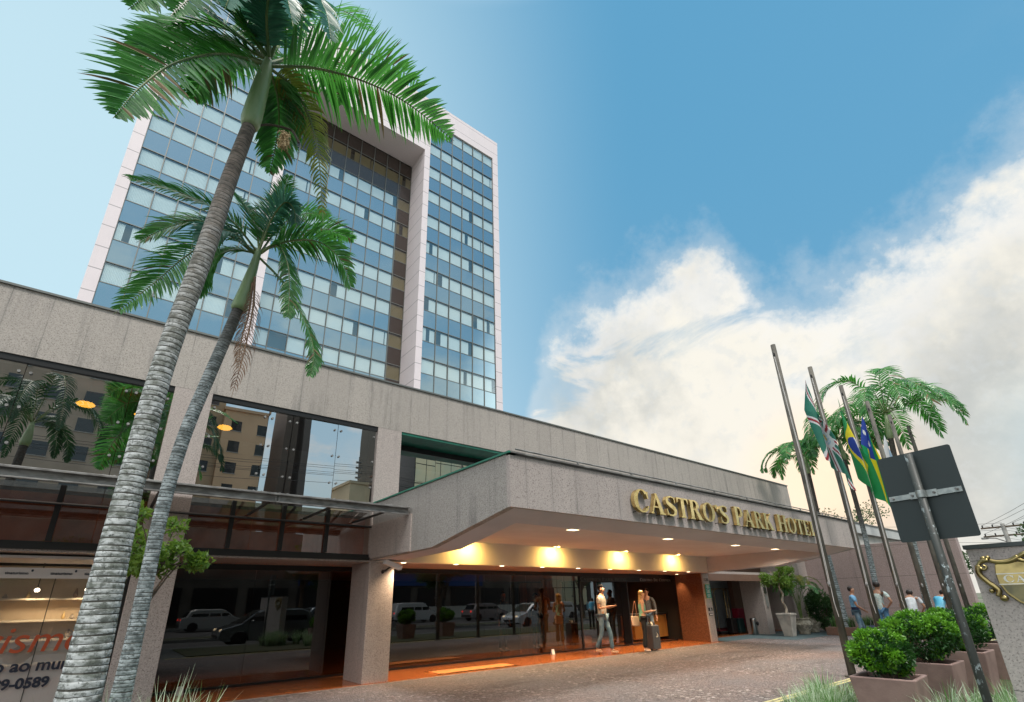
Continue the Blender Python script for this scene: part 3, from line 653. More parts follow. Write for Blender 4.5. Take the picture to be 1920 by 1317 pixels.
write(fd2,"CENTRO DE CONVEN",(15.25,GY-.052,2.03),(1,0,0),(0,0,1),.10,.008,pbr('silver_letters',(.45,.48,.46),.3,.8),small=.8,total=1.84)
# ================================================================ travel shop front (far left)
shop=thing('travel_shop_front','white vinyl shop window with orange and black lettering behind the palm trunks','shop front',(-2,FY+.2,0))
SY=FY+.17
b=MB(); b.box(-9,.37,SY+.001,SY+.02,1.90,2.05); b.build('logo_band',pbr('white_vinyl_band',(.62,.56,.52),.5),shop)
b=MB(); b.quad((-9,SY,0),(.33,SY,0),(.33,SY,1.9),(-9,SY,1.9)); b.build('window',glass('shop_glass',.16,(.85,.83,.8),fres=.2,wob=.01),shop)
m_,nt,bs=new_mat('frosted_vinyl'); t=NT(nt); sp_=t.n('ShaderNodeSeparateXYZ'); t.L.new(t.P(),sp_.inputs[0]); bs.inputs['Base Color'].default_value=(.80,.79,.78,1); bs.inputs['Roughness'].default_value=.6
t.L.new(t.mr(sp_.outputs[2],.15,1.35,.97,.10),bs.inputs['Alpha'])
b=MB(); b.quad((-9,SY+.012,0),(.33,SY+.012,0),(.33,SY+.012,1.88),(-9,SY+.012,1.88)); b.build('vinyl_film',m_,shop)
for xa in (-.55,-3): b=MB(); b.box(xa,xa+.01,SY-.004,SY-.001,0,1.9); b.build('glass_joint',G['dark'],shop)
b=MB(); b.box(.33,.37,SY-.01,SY+.03,0,2.05); b.build('glass_joint',G['dark'],shop)
orange=pbr('orange_red_vinyl',(.42,.07,.02),.5); navy=pbr('navy_vinyl',(.012,.018,.035),.5)
def twidth(tx,size):
    me=text_mesh(tx,size); w=max(v.co.x for v in me.vertices); bpy.data.meshes.remove(me); return w
for tx,tail,size,mt,x0,z0,sh_,bo in (('turismo','ismo',.50,orange,-.96,.90,.22,0),('do mundo ao mundo','o ao mundo',.215,navy,-.94,.655,.05,.005),('3089-0589','089-0589',.18,navy,-.985,.44,0,.007)):
    text_obj('lettering',tx,size,mt,shop,(x0-(twidth(tx,size)-twidth(tail,size)),SY-.008,z0),(1,0,0),(0,0,1),shear=sh_,bold=bo)
for x in (-1.12,-.62,-.22):
    text_obj('small_logo','tinaturismo',.055,navy,shop,(x,SY-.004,1.955),(1,0,0),(0,0,1),bold=.001)
    b=MB(); b.ball((x+.29,SY-.004,2.01),.014,.002,.018); b.build('small_logo',navy,shop)
# room behind: lit display shelves
sr=thing('display_shelves','lit pale shelves with small ornaments inside the travel shop','shelves',(-1,11.6,0))
b=MB(); b.box(-4,.36,12.2,12.3,0,2.27); b.box(-4,-3.9,10.4,12.2,0,2.27); b.build('back_panel',pbr('warm_wall',(.62,.50,.36),.7),sr)
b=MB()
for z in (.62,.98,1.28,1.62): b.box(-1.5,.33,11.75,12.19,z,z+.03)
b.build('shelf',pbr('shelf_board',(.7,.62,.5),.5),sr)
for i in range(16):
    x=random.uniform(-1.4,.3); z=(.65,1.01,1.31,1.65)[i//4]; h=random.uniform(.07,.16); r=random.uniform(.02,.045)
    o=MB(); o.lathe([(r*.6,0),(r,h*.3),(r*.5,h*.7),(r*.25,h)],(x,11.9,z),10); tag(o.build('ornament',pbr('ornament_%d'%(i%4),[(.2,.12,.08),(.5,.35,.15),(.08,.1,.15),(.35,.3,.25)][i%4],.4) if i<4 else bpy.data.materials['ornament_%d'%(i%4)],None,True),'small '+['dark brown','amber','navy','grey'][i%4]+' ornament inside the travel shop, on the '+['lowest','second','third','top'][i//4]+' lit shelf','ornament','ornaments on the shop shelves')
b=MB(); b.box(-4,.36,10.5,12.2,2.2,2.24); b.build('shelf_ceiling',G['white'],sr)
for x in (-.8,-.15):
    d=thing('shop_spotlight','bright white spotlight above the shelves inside the travel shop, '+('left' if x<-.5 else 'right')+' one of two','ceiling lamp',(x,11.5,1.78),'shop spotlights')
    k=MB(); k.tube([(x,11.5,2.2),(x,11.5,1.82)],.008,6); k.build('stem',G['black'],d); k=MB(); k.ball((x,11.5,1.77),.035,.035,.03); k.build('lamp_face',emit('shop_lamp',(1,.88,.66),14),d)
    spot(d,(x,11.45,1.72),(x,11.9,.8),22,130,.8,(1,.78,.5))
# ================================================================ porch details
d=thing('surveillance_camera','white box surveillance camera fixed to the granite column under the canopy','camera',(4.95,9.95,2.1))
b=MB(); b.prism([(0,0),(.30,-.11),(.32,-.04),(.02,.075)],lambda p,q,t:(4.56+p*1.15,9.93-.13*t-.2*p,2.225+q*1.15)); b.build('housing',G['white'],d,bevel=.006)
b=MB(); b.tube([(4.66,10.12,2.10),(4.68,10.02,2.10),(4.72,9.90,2.16)],.022,8); b.ball((4.66,10.11,2.08),.035,.035,.04); b.build('bracket',G['black'],d)
d=thing('notice_board','green framed notice with pale lines of text on the entrance pier','notice',(17.3,10.32,1.5))
b=MB(); b.box(17.13,17.47,10.30,10.328,1.40,1.90); b.build('frame',pbr('brass_frame',(.6,.5,.25),.3,.9),d)
b=MB(); b.box(17.14,17.46,10.293,10.299,1.42,1.88); b.build('panel',pbr('teal_panel',(.03,.26,.19),.5),d)
b=MB()
for i in range(14):
    z=1.83-i*.029
    if i in (4,9): continue
    w=.06+.05*((i*7)%3)/2+ (.03 if i==0 else 0); b.box(17.3-w,17.3+w,10.289,10.292,z,z+.010)
b.build('text_lines',G['white'],d)
d=thing('parking_sign','small dark pictogram plates below the green notice on the entrance pier','sign',(17.3,10.32,.95))
b=MB(); b.box(17.18,17.42,10.31,10.328,.99,1.10); b.build('plate',G['black'],d); b=MB(); b.box(17.18,17.42,10.31,10.328,.84,.92); b.build('plate',G['black'],d)
b=MB(); b.box(17.285,17.315,10.306,10.309,1.0,1.06); b.ball((17.3,10.307,1.075),.014,.003,.014); 
for x in (17.21,17.28,17.35): b.box(x,x+.045,10.306,10.309,.86,.90)
b.build('pictogram',G['white'],d)
d=thing('street_number','small dark numerals 1520 near the top of the entrance pier','house number',(17.3,10.32,2.05))
text_obj('numerals','1520',.15,pbr('dark_numerals',(.10,.075,.05),.4,.6),d,(17.15,10.326,1.99),(1,0,0),(0,0,1),extr=.004)
d=thing('wall_plaque','small dark plaques on the outer granite pier','plaque',(21.9,10.48,1.6))
b=MB(); b.box(21.8,22.0,10.47,10.498,1.55,1.80); b.build('plate',pbr('bronze_plate',(.09,.10,.08),.4,.6),d); b=MB(); b.box(21.82,21.99,10.47,10.498,1.02,1.48); b.build('plate',pbr('grey_plate',(.28,.29,.27),.5),d)
d=thing('litter_bin','round stainless steel ash bin beside the luggage recess','bin',(21.38,10.85,0))
b=MB(); b.lathe([(.11,0),(.12,.02),(.12,.56),(.125,.60),(.10,.61)],(21.38,10.95,0),24); b.build('body',pbr('brushed_steel',(.45,.46,.45),.28,1),d,True)
b=MB(); b.ball((21.30,10.75,.42),.06,.05,.08); b.build('opening',G['black'],d)
d=thing('reception_desk','long wooden reception desk with a brass rail seen through the entrance','desk',(16.5,12.6,0))
b=MB(); b.box(15.5,17.45,12.3,12.9,.10,.86); b.build('front_panel',pbr('honey_wood',(.52,.27,.07),.4,col2=(.40,.19,.05),scale=5,sc=(1,1,.15)),d); b=MB(); b.box(15.45,17.47,12.24,13.0,.87,.92); b.build('counter_top',G['black'],d)
b=MB(); b.tube([(16.3,12.5,1.0),(17.4,12.5,1.0)],.015,8); b.tube([(16.4,12.5,.92),(16.4,12.5,1.25)],.012,8); b.tube([(16.7,12.5,.92),(16.7,12.5,1.25)],.012,8); b.build('brass_rail',G['brass'],d)
spot(d,(16,11.95,2.2),(16.2,12.3,.4),35,110,.8,(1,.72,.36))
for x,y,w in ((1.45,11.35,'left of the first column'),(10.6,11.45,'near the glass door')):
    d=thing('floor_card','small white folded card standing on the tiles '+w,'card',(x,y,0)); b=MB(); b.prism([(-.06,0),(-.055,0),(0,.13),(.055,0),(.06,0),(.003,.14),(-.003,.14)],lambda p,q,t:(x+.11*t,y+p*.6,q)); b.build('card',G['white'],d)
d=thing('floor_glow','flat orange slab standing for lamp glow on the terracotta floor right of the first column','mat',(7.1,10.6,0)); b=MB(); b.box(6.2,8.3,10.28,10.75,.002,.016); b.build('mat',pbr('orange_glow_tone',(.75,.30,.09),.7,col2=(.6,.22,.07),scale=12),d,bevel=.004); b=MB(); b.box(6.14,8.36,10.22,10.279,.002,.012); b.box(6.14,8.36,10.751,10.81,.002,.012); b.build('glow_border',G['brass2'],d)  # slab coloured as the orange lamp glimmer on the tiles
# luggage
def cart(x,y,label):
    d=thing('luggage_cart',label,'luggage cart',(x,y,0),'bellhop luggage carts in the recess')
    b=MB()
    for dx in (0,.8):
        b.tube([(x+dx,y,.16),(x+dx,y,1.66),(x+dx+.03,y+.04,1.74),(x+dx+.08,y+.1,1.78),(x+dx+.08,y+.5,1.78),(x+dx+.03,y+.56,1.74),(x+dx,y+.6,1.66),(x+dx,y+.6,.16)],.016,8)
    b.tube([(x+.08,y+.1,1.78),(x+.8,y+.1,1.78)],.014,8); b.build('frame',G['brass'],d)
    b=MB(); b.box(x-.06,x+.86,y-.05,y+.65,.13,.17); b.build('deck',pbr('red_carpet_deck',(.2,.02,.03),.9),d)
    for dx in (0,.8):
        for dy in (0,.6): w=MB(); w.tube([(x+dx-.02,y+dy,.065),(x+dx+.02,y+dy,.065)],.06,14); w.build('wheel',G['black'],d)
    return d
cart(20.55,12.0,'brass bellhop cart standing in the dark luggage recess, left one'); cart(21.75,12.1,'brass bellhop cart behind the red suitcase in the luggage recess')
def suitcase(loc,w,dp,h,mat,label,handle=.35,rot=0,tilt=0):
    x,y,z=loc; d=thing('suitcase',label,'suitcase',loc)
    b=MB(); b.box(x-w/2,x+w/2,y-dp/2,y+dp/2,z+.04,z+h); b.build('shell',mat,d,bevel=.03)
    b=MB()
    for k in (-.25,0,.25): b.box(x+k*w-.012,x+k*w+.012,y-dp/2-.008,y-dp/2-.001,z+.1,z+h-.06)
    b.build('ribs',mat,d)
    if handle:
        b=MB(); b.tube([(x-w*.22,y+dp*.2,z+h),(x-w*.22,y+dp*.2,z+h+handle),(x+w*.22,y+dp*.2,z+h+handle),(x+w*.22,y+dp*.2,z+h)],.011,8); b.build('handle',pbr('alloy',(.5,.5,.5),.3,1) if 'alloy' not in bpy.data.materials else bpy.data.materials['alloy'],d)
    for sx in (-1,1):
        k=MB(); k.tube([(x+sx*w*.36-.015,y,z+.03),(x+sx*w*.36+.015,y,z+.03)],.03,12); k.build('wheel',G['black'],d)
    d.rotation_euler=(tilt,0,rot); return d
suitcase((21.15,11.75,0),.42,.26,.62,G['black'],'black upright suitcase in front of the left luggage cart')
suitcase((21.65,11.70,0),.42,.26,.60,pbr('dark_teal_shell',(.015,.05,.05),.35),'dark teal suitcase between the two luggage carts',.0)
suitcase((22.25,12.0,.17),.5,.30,.80,pbr('crimson_shell',(.30,.01,.04),.5),'crimson suitcase standing on the right luggage cart',.12)
# ================================================================ vegetation
def leafmat(name,c,c2,tr,rough=.38,tf=.35,scale=3.):
    m_,nt,b=new_mat(name); t=NT(nt); out=nt.nodes['Material Output']
    col=t.mix(t.mr(t.noise(scale,3),.38,.62),c4(c),c4(c2)); t.L.new(col,b.inputs['Base Color']); b.inputs['Roughness'].default_value=rough
    tl=t.n('ShaderNodeBsdfTranslucent'); tl.inputs[0].default_value=c4(tr); mx=t.n('ShaderNodeMixShader'); mx.inputs[0].default_value=tf
    t.L.new(b.outputs[0],mx.inputs[1]); t.L.new(tl.outputs[0],mx.inputs[2]); t.L.new(mx.outputs[0],out.inputs[0]); return m_
G['frond']=leafmat('palm_leaflets',(.025,.125,.035),(.07,.23,.055),(.10,.40,.05),.28,.36)
G['frond_lit']=leafmat('palm_leaflets_highlight',(.09,.28,.09),(.17,.40,.14),(.12,.42,.08),.25,.4)  # lighter copy mixed in at random, lit highlights painted into the colour
G['frond_dry']=leafmat('browned_leaflets',(.16,.13,.05),(.22,.15,.07),(.2,.15,.05),.6,.2)
G['frond_blue']=leafmat('palm_leaflets_pale',(.05,.16,.12),(.08,.24,.17),(.10,.35,.2),.32,.3)
G['frond_yellow']=leafmat('palm_leaflets_yellowing',(.05,.12,.03),(.28,.24,.04),(.25,.35,.05),.4,.4)
G['frond_dead']=pbr('dead_palm_leaflets',(.30,.19,.12),.9,col2=(.17,.10,.07),scale=6)
G['leafC_']=leafmat('shaded_palm_leaflets',(.012,.05,.02),(.02,.075,.03),(.03,.12,.03),.5,.15)  # darker copy for the mirrored palms, shade painted into the colour
G['rachis']=pbr('palm_leaf_stalk',(.10,.17,.05),.45,col2=(.18,.22,.08),scale=5)
G['shaft']=pbr('palm_crownshaft',(.22,.33,.15),.4,col2=(.34,.42,.24),scale=5,bump=.1,sc=(1,1,.3))
def catmull(P,n):
    P=[Vector(p) for p in P]; P=[P[0]*2-P[1]]+P+[P[-1]*2-P[-2]]; out=[]
    seg=len(P)-3
    for i in range(n+1):
        u=i/n*seg; k=min(int(u),seg-1); t=u-k; a,b,c,d=P[k:k+4]
        out.append(.5*((2*b)+(c-a)*t+(2*a-5*b+4*c-d)*t*t+(3*b-a-3*c+d)*t**3))
    return out
def frond(parent,ctrl,ll=.6,w=.035,n=46,droop=.5,mat=None,rr=.016,seed=0,start=.14,splay=.55,name='frond',limp=0,up=(0,0,1)):
    rg=random.Random(seed); pts=catmull(ctrl,40); b=MB(); lite=3 if False else 2
    b.tube(pts,[rr*(1-.85*i/40) for i in range(41)],6); b.mi=1
    up0=Vector(up)
    for i in range(n):
        s=start+(1-start)*(i/(n-1))**.95; f=s*40; k=min(int(f),39); p=pts[k].lerp(pts[k+1],f-k); T=(pts[k+1]-pts[k]).normalized()
        Sd=T.cross(up0)
        if Sd.length<.2: Sd=T.cross(Vector((.3,1,0)))
        Sd.normalize(); U=Sd.cross(T).normalized()
        env=math.sin(PI*min(1,(.12+.9*(s-start)/(1-start))))**.55*(1-.35*s); 
        for side in (-1,1):
            L=ll*env*rg.uniform(.85,1.12); b.mi=(lambda q:3 if q<.05 and s>.3 else (2 if q<.30 else 1))(rg.random())
            if L<.05: continue
            th=splay+ .30*s + rg.uniform(-.10,.10)
            d=(Sd*side*math.cos(th)+T*math.sin(th)+U*rg.uniform(.05,.28)*(1-limp)).normalized()
            q=[p.copy()]; dd=d.copy(); g=droop*rg.uniform(.75,1.3)
            segs=4
            for j in range(segs):
                dd=(dd+Vector((0,0,-1))*g*(j+.6)/segs*1.1+Vector((rg.uniform(-.04,.04),rg.uniform(-.04,.04),0))).normalized(); q.append(q[-1]+dd*L/segs)
            ww=[.45,1,.9,.55,0]; wd=w*rg.uniform(.8,1.15)
            wv=T-d*T.dot(d)
            if wv.length<.1: wv=U
            wv.normalize(); 
            # a leaflet is folded along its midrib
            vs=[];fs=[]
            for j in range(segs+1):
                dj=(q[min(j+1,segs)]-q[max(j-1,0)]).normalized(); wj=(wv-dj*wv.dot(dj)).normalized(); nj=dj.cross(wj)
                hw=wd*ww[j]/2; vs+= [q[j]-wj*hw+nj*hw*.5,q[j],q[j]+wj*hw+nj*hw*.5]
            for j in range(segs): a=j*3; fs+=[(a,a+1,a+4,a+3),(a+1,a+2,a+5,a+4)]
            b.add(vs,fs)
    return b.build(name,[G['rachis'] if mat is not G['frond_dead'] else G['frond_dead'],mat or G['frond'],G['frond_lit'] if mat in (None,G['frond']) else mat,G['frond_dry'] if mat in (None,G['frond']) else mat],parent,smooth=False)
def ring_bark(name,light,dark,zsplit,zspan,upper):
    m_,nt,b=new_mat(name); t=NT(nt); sp=t.n('ShaderNodeSeparateXYZ'); t.L.new(t.P(),sp.inputs[0])
    base=t.mix(t.mr(t.noise(9,5,.65,sc=(1,1,2.2)),.40,.62),c4(light),c4(dark)); base=t.mix(t.mr(t.noise(24,3,.7,sc=(1,1,1.6)),.50,.60,0,.75),base,c4([x*.55 for x in dark]))
    hi=t.mix(t.mr(t.noise(11,5,.6,sc=(1,1,2.)),.38,.62),c4(upper),c4([x*.45 for x in upper]))
    k=t.mr(t.m('ADD',sp.outputs[2],t.m('MULTIPLY',t.m('SUBTRACT',t.noise(2,3),.5),1.2)),zsplit-zspan,zsplit+zspan)
    col=t.mix(k,base,hi); col=t.mix(t.mr(t.noise(38,3,.6),.62,.70,0,.8),col,(.03,.035,.03,1))
    t.L.new(col,b.inputs['Base Color']); b.inputs['Roughness'].default_value=.85; t.bump(t.noise(22,5),.35,.01,b); return m_
def palm_trunk(parent,ctrl,radii,mats,step=.034,sides=28,name='trunk',amp=.014,seed=1):
    rg=random.Random(seed)
    pts0=catmull(ctrl,120); L=[0]
    for i in range(120): L.append(L[-1]+(pts0[i+1]-pts0[i]).length)
    def at(s):
        s=min(max(s,0),L[-1]-1e-6); 
        lo=max(k for k in range(len(L)) if L[k]<=s); lo=min(lo,119); t=(s-L[lo])/(L[lo+1]-L[lo]); return pts0[lo].lerp(pts0[lo+1],t),(pts0[lo+1]-pts0[lo]).normalized()
    def rad(s):
        u=s/L[-1]*(len(radii)-1); k=min(int(u),len(radii)-2); return radii[k]+(radii[k+1]-radii[k])*(u-k)
    b=MB(); s=0; rows=[]; mi=[]
    while s<L[-1]:
        h=step*rg.uniform(.8,1.2); tx,ty=rg.uniform(-.03,.03),rg.uniform(-.03,.03)
        for q,a,mm in ((0,-.45,1),(.10,.5,0),(.55,1.0,0),(.84,.55,0),(.93,-.5,1)): rows.append((s+h*q,rad(s)*(1+amp*a),tx,ty)); mi.append(mm)
        s+=h
    vs=[];n=sides
    for (sv,r,tx,ty) in rows:
        p,T=at(sv); u=T.cross(Vector((0,1,0))).normalized(); w=T.cross(u)
        for k in range(n):
            a=2*PI*k/n; rr=r*(1+.012*math.sin(a*5+sv*2)+.01*math.sin(a*3-sv*1.5))
            vs.append(p+u*math.cos(a)*rr+w*math.sin(a)*rr+T*(math.cos(a)*tx+math.sin(a)*ty)*r)
    for i in range(len(rows)-1):
        b.mi=1 if mi[i]==1 else 0
        o=len(b.v)
        for k in range(n): b.f.append((i*n+k,i*n+(k+1)%n,(i+1)*n+(k+1)%n,(i+1)*n+k)); b.m.append(b.mi)
    b.v=[tuple(v) for v in vs]
    return b.build(name,mats,parent,smooth=True)
barkA=ring_bark('white_ringed_bark',(.56,.60,.60),(.15,.17,.145),4.1,1.1,(.20,.165,.14)); darkring=pbr('ring_groove',(.05,.05,.042),.9,col2=(.16,.16,.14),scale=16,lo=.52,hi=.7)
barkB=ring_bark('grey_ringed_bark',(.46,.52,.53),(.14,.17,.17),3.9,.6,(.10,.085,.075))
# ---- tall palm
PY=4.2
def pp(pix,y0,y1):
    n=len(pix); return [wy(u,v,y0+(y1-y0)*i/(n-1)) for i,(u,v) in enumerate(pix)]
p1=thing('palm_tree','tall palm with thick white ringed trunk and wide crown in front of the glass tower','palm tree',(.03,PY,.03))
c=[Vector((.03,PY,.0)),Vector((.03,PY,.5))]+[wy(u,v,PY) for u,v in ((157,1270),(205,1070),(247,900),(305,690),(385,470),(432,330),(468,235))]
palm_trunk(p1,c,[.128,.118,.100,.079,.075,.074,.073,.067,.060],[barkA,darkring],step=.040,seed=4)
b=MB(); cs=catmull([wy(u,v,PY) for u,v in ((467,240),(474,215),(484,180),(496,140),(503,112))],20)
b.tube(cs,[.064,.080,.088,.092,.091,.090,.089,.088,.086,.084,.082,.080,.077,.074,.070,.066,.061,.055,.048,.042,.036],20); b.build('crownshaft',G['shaft'],p1,True)
FR=[ # pixels of the leaf stalk, depth at base and tip, leaflet length, droop, material
 ([(508,125),(590,128),(680,152),(765,195),(852,265)],4.2,3.9,.60,.36,'frond'),
 ([(498,122),(420,102),(330,118),(262,165),(212,222)],4.2,3.9,.52,.34,'frond'),
 ([(500,112),(440,62),(370,45),(300,62),(252,100)],4.25,4.9,.50,.30,'frond'),
 ([(500,108),(440,30),(370,-15),(300,-20),(240,18)],4.2,4.1,.50,.30,'frond'),
 ([(503,105),(480,20),(440,-60),(380,-90)],4.25,4.9,.45,.3,'frond'),
 ([(506,105),(508,10),(530,-60),(590,-80)],4.2,3.6,.45,.3,'frond'),
 ([(508,108),(540,20),(580,-20),(610,20),(622,85)],4.15,3.2,.42,.5,'frond_blue'),
 ([(505,108),(500,30),(510,-25),(535,-10),(550,50)],4.15,3.1,.36,.5,'frond_blue'),
 ([(508,118),(580,98),(650,92),(720,112),(790,160)],4.25,5.3,.55,.30,'frond'),
 ([(508,130),(545,160),(580,220),(598,300),(606,420)],4.2,4.5,.34,1.0,'frond_yellow'),
 ([(506,132),(520,180),(522,240),(505,330)],4.25,4.8,.42,.8,'frond'),
 ([(506,125),(560,110),(610,130),(640,200)],4.25,5.2,.45,.7,'frond'),
 ([(498,118),(440,100),(390,130),(360,190)],4.3,5.2,.42,.6,'frond'),
 ([(506,110),(560,40),(640,20),(700,60)],4.3,5.6,.42,.35,'frond'),
 ([(500,112),(430,80),(350,75),(280,110),(235,150)],4.25,4.6,.46,.32,'frond'),
 ([(502,108),(460,40),(420,0),(370,-10),(320,30)],4.2,3.8,.46,.4,'frond'),
 ([(504,106),(490,40),(470,-10),(440,-20),(420,20)],4.2,3.5,.42,.45,'frond_blue'),
]
for i,(px,ya,yb,ll,dr,mt) in enumerate(FR): frond(p1,pp(px,ya,yb),ll*(1.22 if mt=='frond' else 1.0),.040 if mt!='frond_yellow' else .024,60 if i<4 else 52,dr*(.36 if i in (0,1,2,3,8,14,15) else .6),G[mt],.018,seed=i+1,start=.08,up=(0,.35,.95) if i in (0,8,9) else ((0,-.85,.55) if i in (1,2,3,14,15) else (0,-.2,.98)),splay=.36)
b=MB(); ip=pp([(474,238),(500,234),(525,238),(548,246),(560,268)],4.2,4.1); b.tube(catmull(ip,12),.012,6); b.mi=1
rg=random.Random(5); c0=wy(533,262,4.12)
for i in range(220):
    a=rg.uniform(0,2*PI); r=rg.uniform(0,.055); h=rg.uniform(-.09,.10); q=c0+Vector((r*math.cos(a),r*math.sin(a),h)); b.tube([q,q+Vector((rg.uniform(-.02,.02),rg.uniform(-.02,.02),-rg.uniform(.02,.05)))],.0045,4)
b.build('flower_stalk',[pbr('dark_flower_stalk',(.06,.05,.03),.7),pbr('cream_flowers',(.55,.42,.24),.8)],p1)
# ---- second palm
Y2=5.0
p2=thing('palm_tree','shorter thin palm with grey ringed trunk and a dead hanging frond, beside the thick one','palm tree',(.27,Y2,.03))
c=[wy(222,1317,Y2)-Vector((.02,0,.8)),wy(224,1317,Y2)]+[wy(u,v,Y2) for u,v in ((262,1150),(303,960),(345,820),(395,700),(430,620),(447,580))]
palm_trunk(p2,c,[.080,.073,.058,.053,.053,.054,.053,.051],[barkB,darkring],step=.028,seed=9)
b=MB(); cs=catmull([wy(u,v,Y2) for u,v in ((447,583),(452,568),(462,540),(474,505),(485,470))],16); b.tube(cs,[.062,.074,.078,.076,.074,.071,.068,.065,.062,.058,.055,.051,.047,.043,.039,.035,.03],18); b.build('crownshaft',G['shaft'],p2,True)
FR2=[([(484,475),(440,420),(390,385),(320,355),(228,330)],5.0,4.7,.36,.42,'frond'),
 ([(482,480),(420,440),(350,480),(290,530),(212,590)],5.0,4.7,.38,.30,'frond'),
 ([(482,475),(430,440),(380,415),(320,425),(255,455)],5.0,5.3,.38,.35,'frond'),
 ([(486,470),(500,420),(525,375),(545,325)],5.0,5.2,.30,.12,'frond'),
 ([(486,470),(480,430),(462,390),(440,362)],5.0,5.3,.28,.15,'frond'),
 ([(488,472),(545,452),(600,455),(640,490),(660,545)],5.0,4.7,.38,.5,'frond'),
 ([(488,472),(550,440),(610,430),(668,452)],5.0,5.3,.34,.3,'frond'),
 ([(488,485),(530,530),(570,600),(588,660),(580,715)],5.0,4.7,.26,.7,'frond'),
 ([(486,470),(510,410),(535,380),(552,395),(553,430)],5.0,4.8,.26,.55,'frond_blue'),
 ([(488,476),(520,460),(540,500),(542,560),(538,600)],5.0,4.7,.28,.7,'frond'),
 ([(484,475),(430,470),(390,500),(370,560)],5.0,5.4,.30,.55,'frond'),
 ([(488,474),(530,420),(580,400),(620,410)],5.0,5.6,.30,.3,'frond'),
 ([(480,478),(440,440),(400,430),(370,460)],5.0,4.6,.30,.4,'frond_blue'),
 ([(478,520),(474,580),(458,660),(434,745)],4.93,4.8,.28,1.4,'frond_dead'),
 ([(474,530),(466,590),(452,640),(446,700)],4.93,4.85,.22,1.6,'frond_dead')]
for i,(px,ya,yb,ll,dr,mt) in enumerate(FR2): frond(p2,pp(px,ya,yb),ll*(1.12 if 'dead' not in mt else .9),.024 if 'dead' not in mt else .008,58 if 'dead' not in mt else 34,dr*.7,G[mt],.013,seed=40+i,up=(0,.3,.95) if i in (5,6,8,11) else ((0,-.8,.6) if i in (0,1,2,10,12) else (0,-.3,.9)),name='dead_frond' if mt=='frond_dead' else 'frond')
# ---- generic palm built in world space
def simple_palm(root_name,label,base,top,r,nf,fl,ll,seed,leaf='frond',step=.07,fixed=None,shaft=.9):
    rg=random.Random(seed); base=Vector(base);top=Vector(top); t_=thing(root_name,label,'palm tree',base)
    mid=base.lerp(top,.5)+Vector((rg.uniform(-.1,.1),rg.uniform(-.1,.1),0)); d=(top-mid).normalized()
    palm_trunk(t_,[base,mid,top],[r*1.2,r,r*.85],[barkB,darkring],step,14,seed=seed)
    b=MB(); b.tube([top-d*.02,top+d*.15,top+d*.5*shaft,top+d*shaft],[r*1.0,r*1.2,r*.9,r*.4],12); b.build('crownshaft',G['shaft'],t_,True); c=top+d*shaft*.93
    for i in range(nf):
        a=2*PI*i/nf*1.0+rg.uniform(-.25,.25); e=rg.choice((1.9,1.3,.8,.4))+rg.uniform(-.15,.15)
        if fixed and i<len(fixed): a,e=fixed[i]
        h=Vector((math.cos(a),math.sin(a),0)); L=fl*rg.uniform(.85,1.1)
        P=[c,c+h*L*.3+Vector((0,0,L*.30*e)),c+h*L*.65+Vector((0,0,L*.28*e)),c+h*L*.92+Vector((0,0,-L*.12+L*.1*e)),c+h*L+Vector((0,0,-L*.34))]
        frond(t_,P,ll,.055,44,.34,G[leaf],.016,seed=seed*31+i)
    return t_
simple_palm('palm_tree','large leafy palm behind the dark traffic sign, its crown spreading over the flags',(22.2,5.34,0),tuple(wx(1670,822,22.2)),.10,18,2.5,.80,21,shaft=1.0)
simple_palm('palm_tree','palm with thin dark ringed trunk between the green flag and the Brazilian flag',(23,7.0,0),(23,6.78,6.6),.085,12,1.7,.6,22)
simple_palm('palm_tree','small palm whose crown hangs over the far end of the canopy roof',(22.9,8.15,0),(23.2,8.3,6.35),.12,13,1.75,.62,23,shaft=.8)
simple_palm('palm_tree','palm behind the camera, seen only mirrored in the upper glass',(-3.4,-3.0,0),(-3.1,-2.9,7.0),.14,13,2.4,.65,24,leaf='leafC_')
simple_palm('palm_tree','second palm by the kerb behind the camera, seen only mirrored in the upper glass',(.6,-3.4,0),(.8,-3.5,7.2),.14,13,2.3,.62,25,leaf='leafC_')
# ---- leafy crowns
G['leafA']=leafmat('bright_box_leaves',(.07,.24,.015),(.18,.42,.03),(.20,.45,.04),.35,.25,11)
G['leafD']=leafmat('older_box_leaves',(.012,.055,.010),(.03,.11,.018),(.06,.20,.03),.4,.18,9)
G['leafB']=leafmat('ficus_leaves',(.10,.22,.03),(.20,.34,.06),(.30,.45,.06),.4,.4,5)
G['leafC']=leafmat('dark_tree_leaves',(.02,.06,.02),(.045,.11,.03),(.08,.18,.03),.5,.3,2)
G['twig']=pbr('twig_bark',(.16,.12,.085),.9,col2=(.09,.07,.05),scale=8)
G['soil']=pbr('potting_soil',(.03,.022,.016),.95,bump=.5,bscale=40)
def leaf(b,p,d,L,w,rg):
    u=d.cross(Vector((rg.uniform(-1,1),rg.uniform(-1,1),rg.uniform(-1,1)))).normalized(); m=p+d*L*.5; n=u.cross(d)*w*.25
    b.add([p,m-u*w/2+n,p+d*L,m+u*w/2+n],[(0,1,2),(0,2,3)])
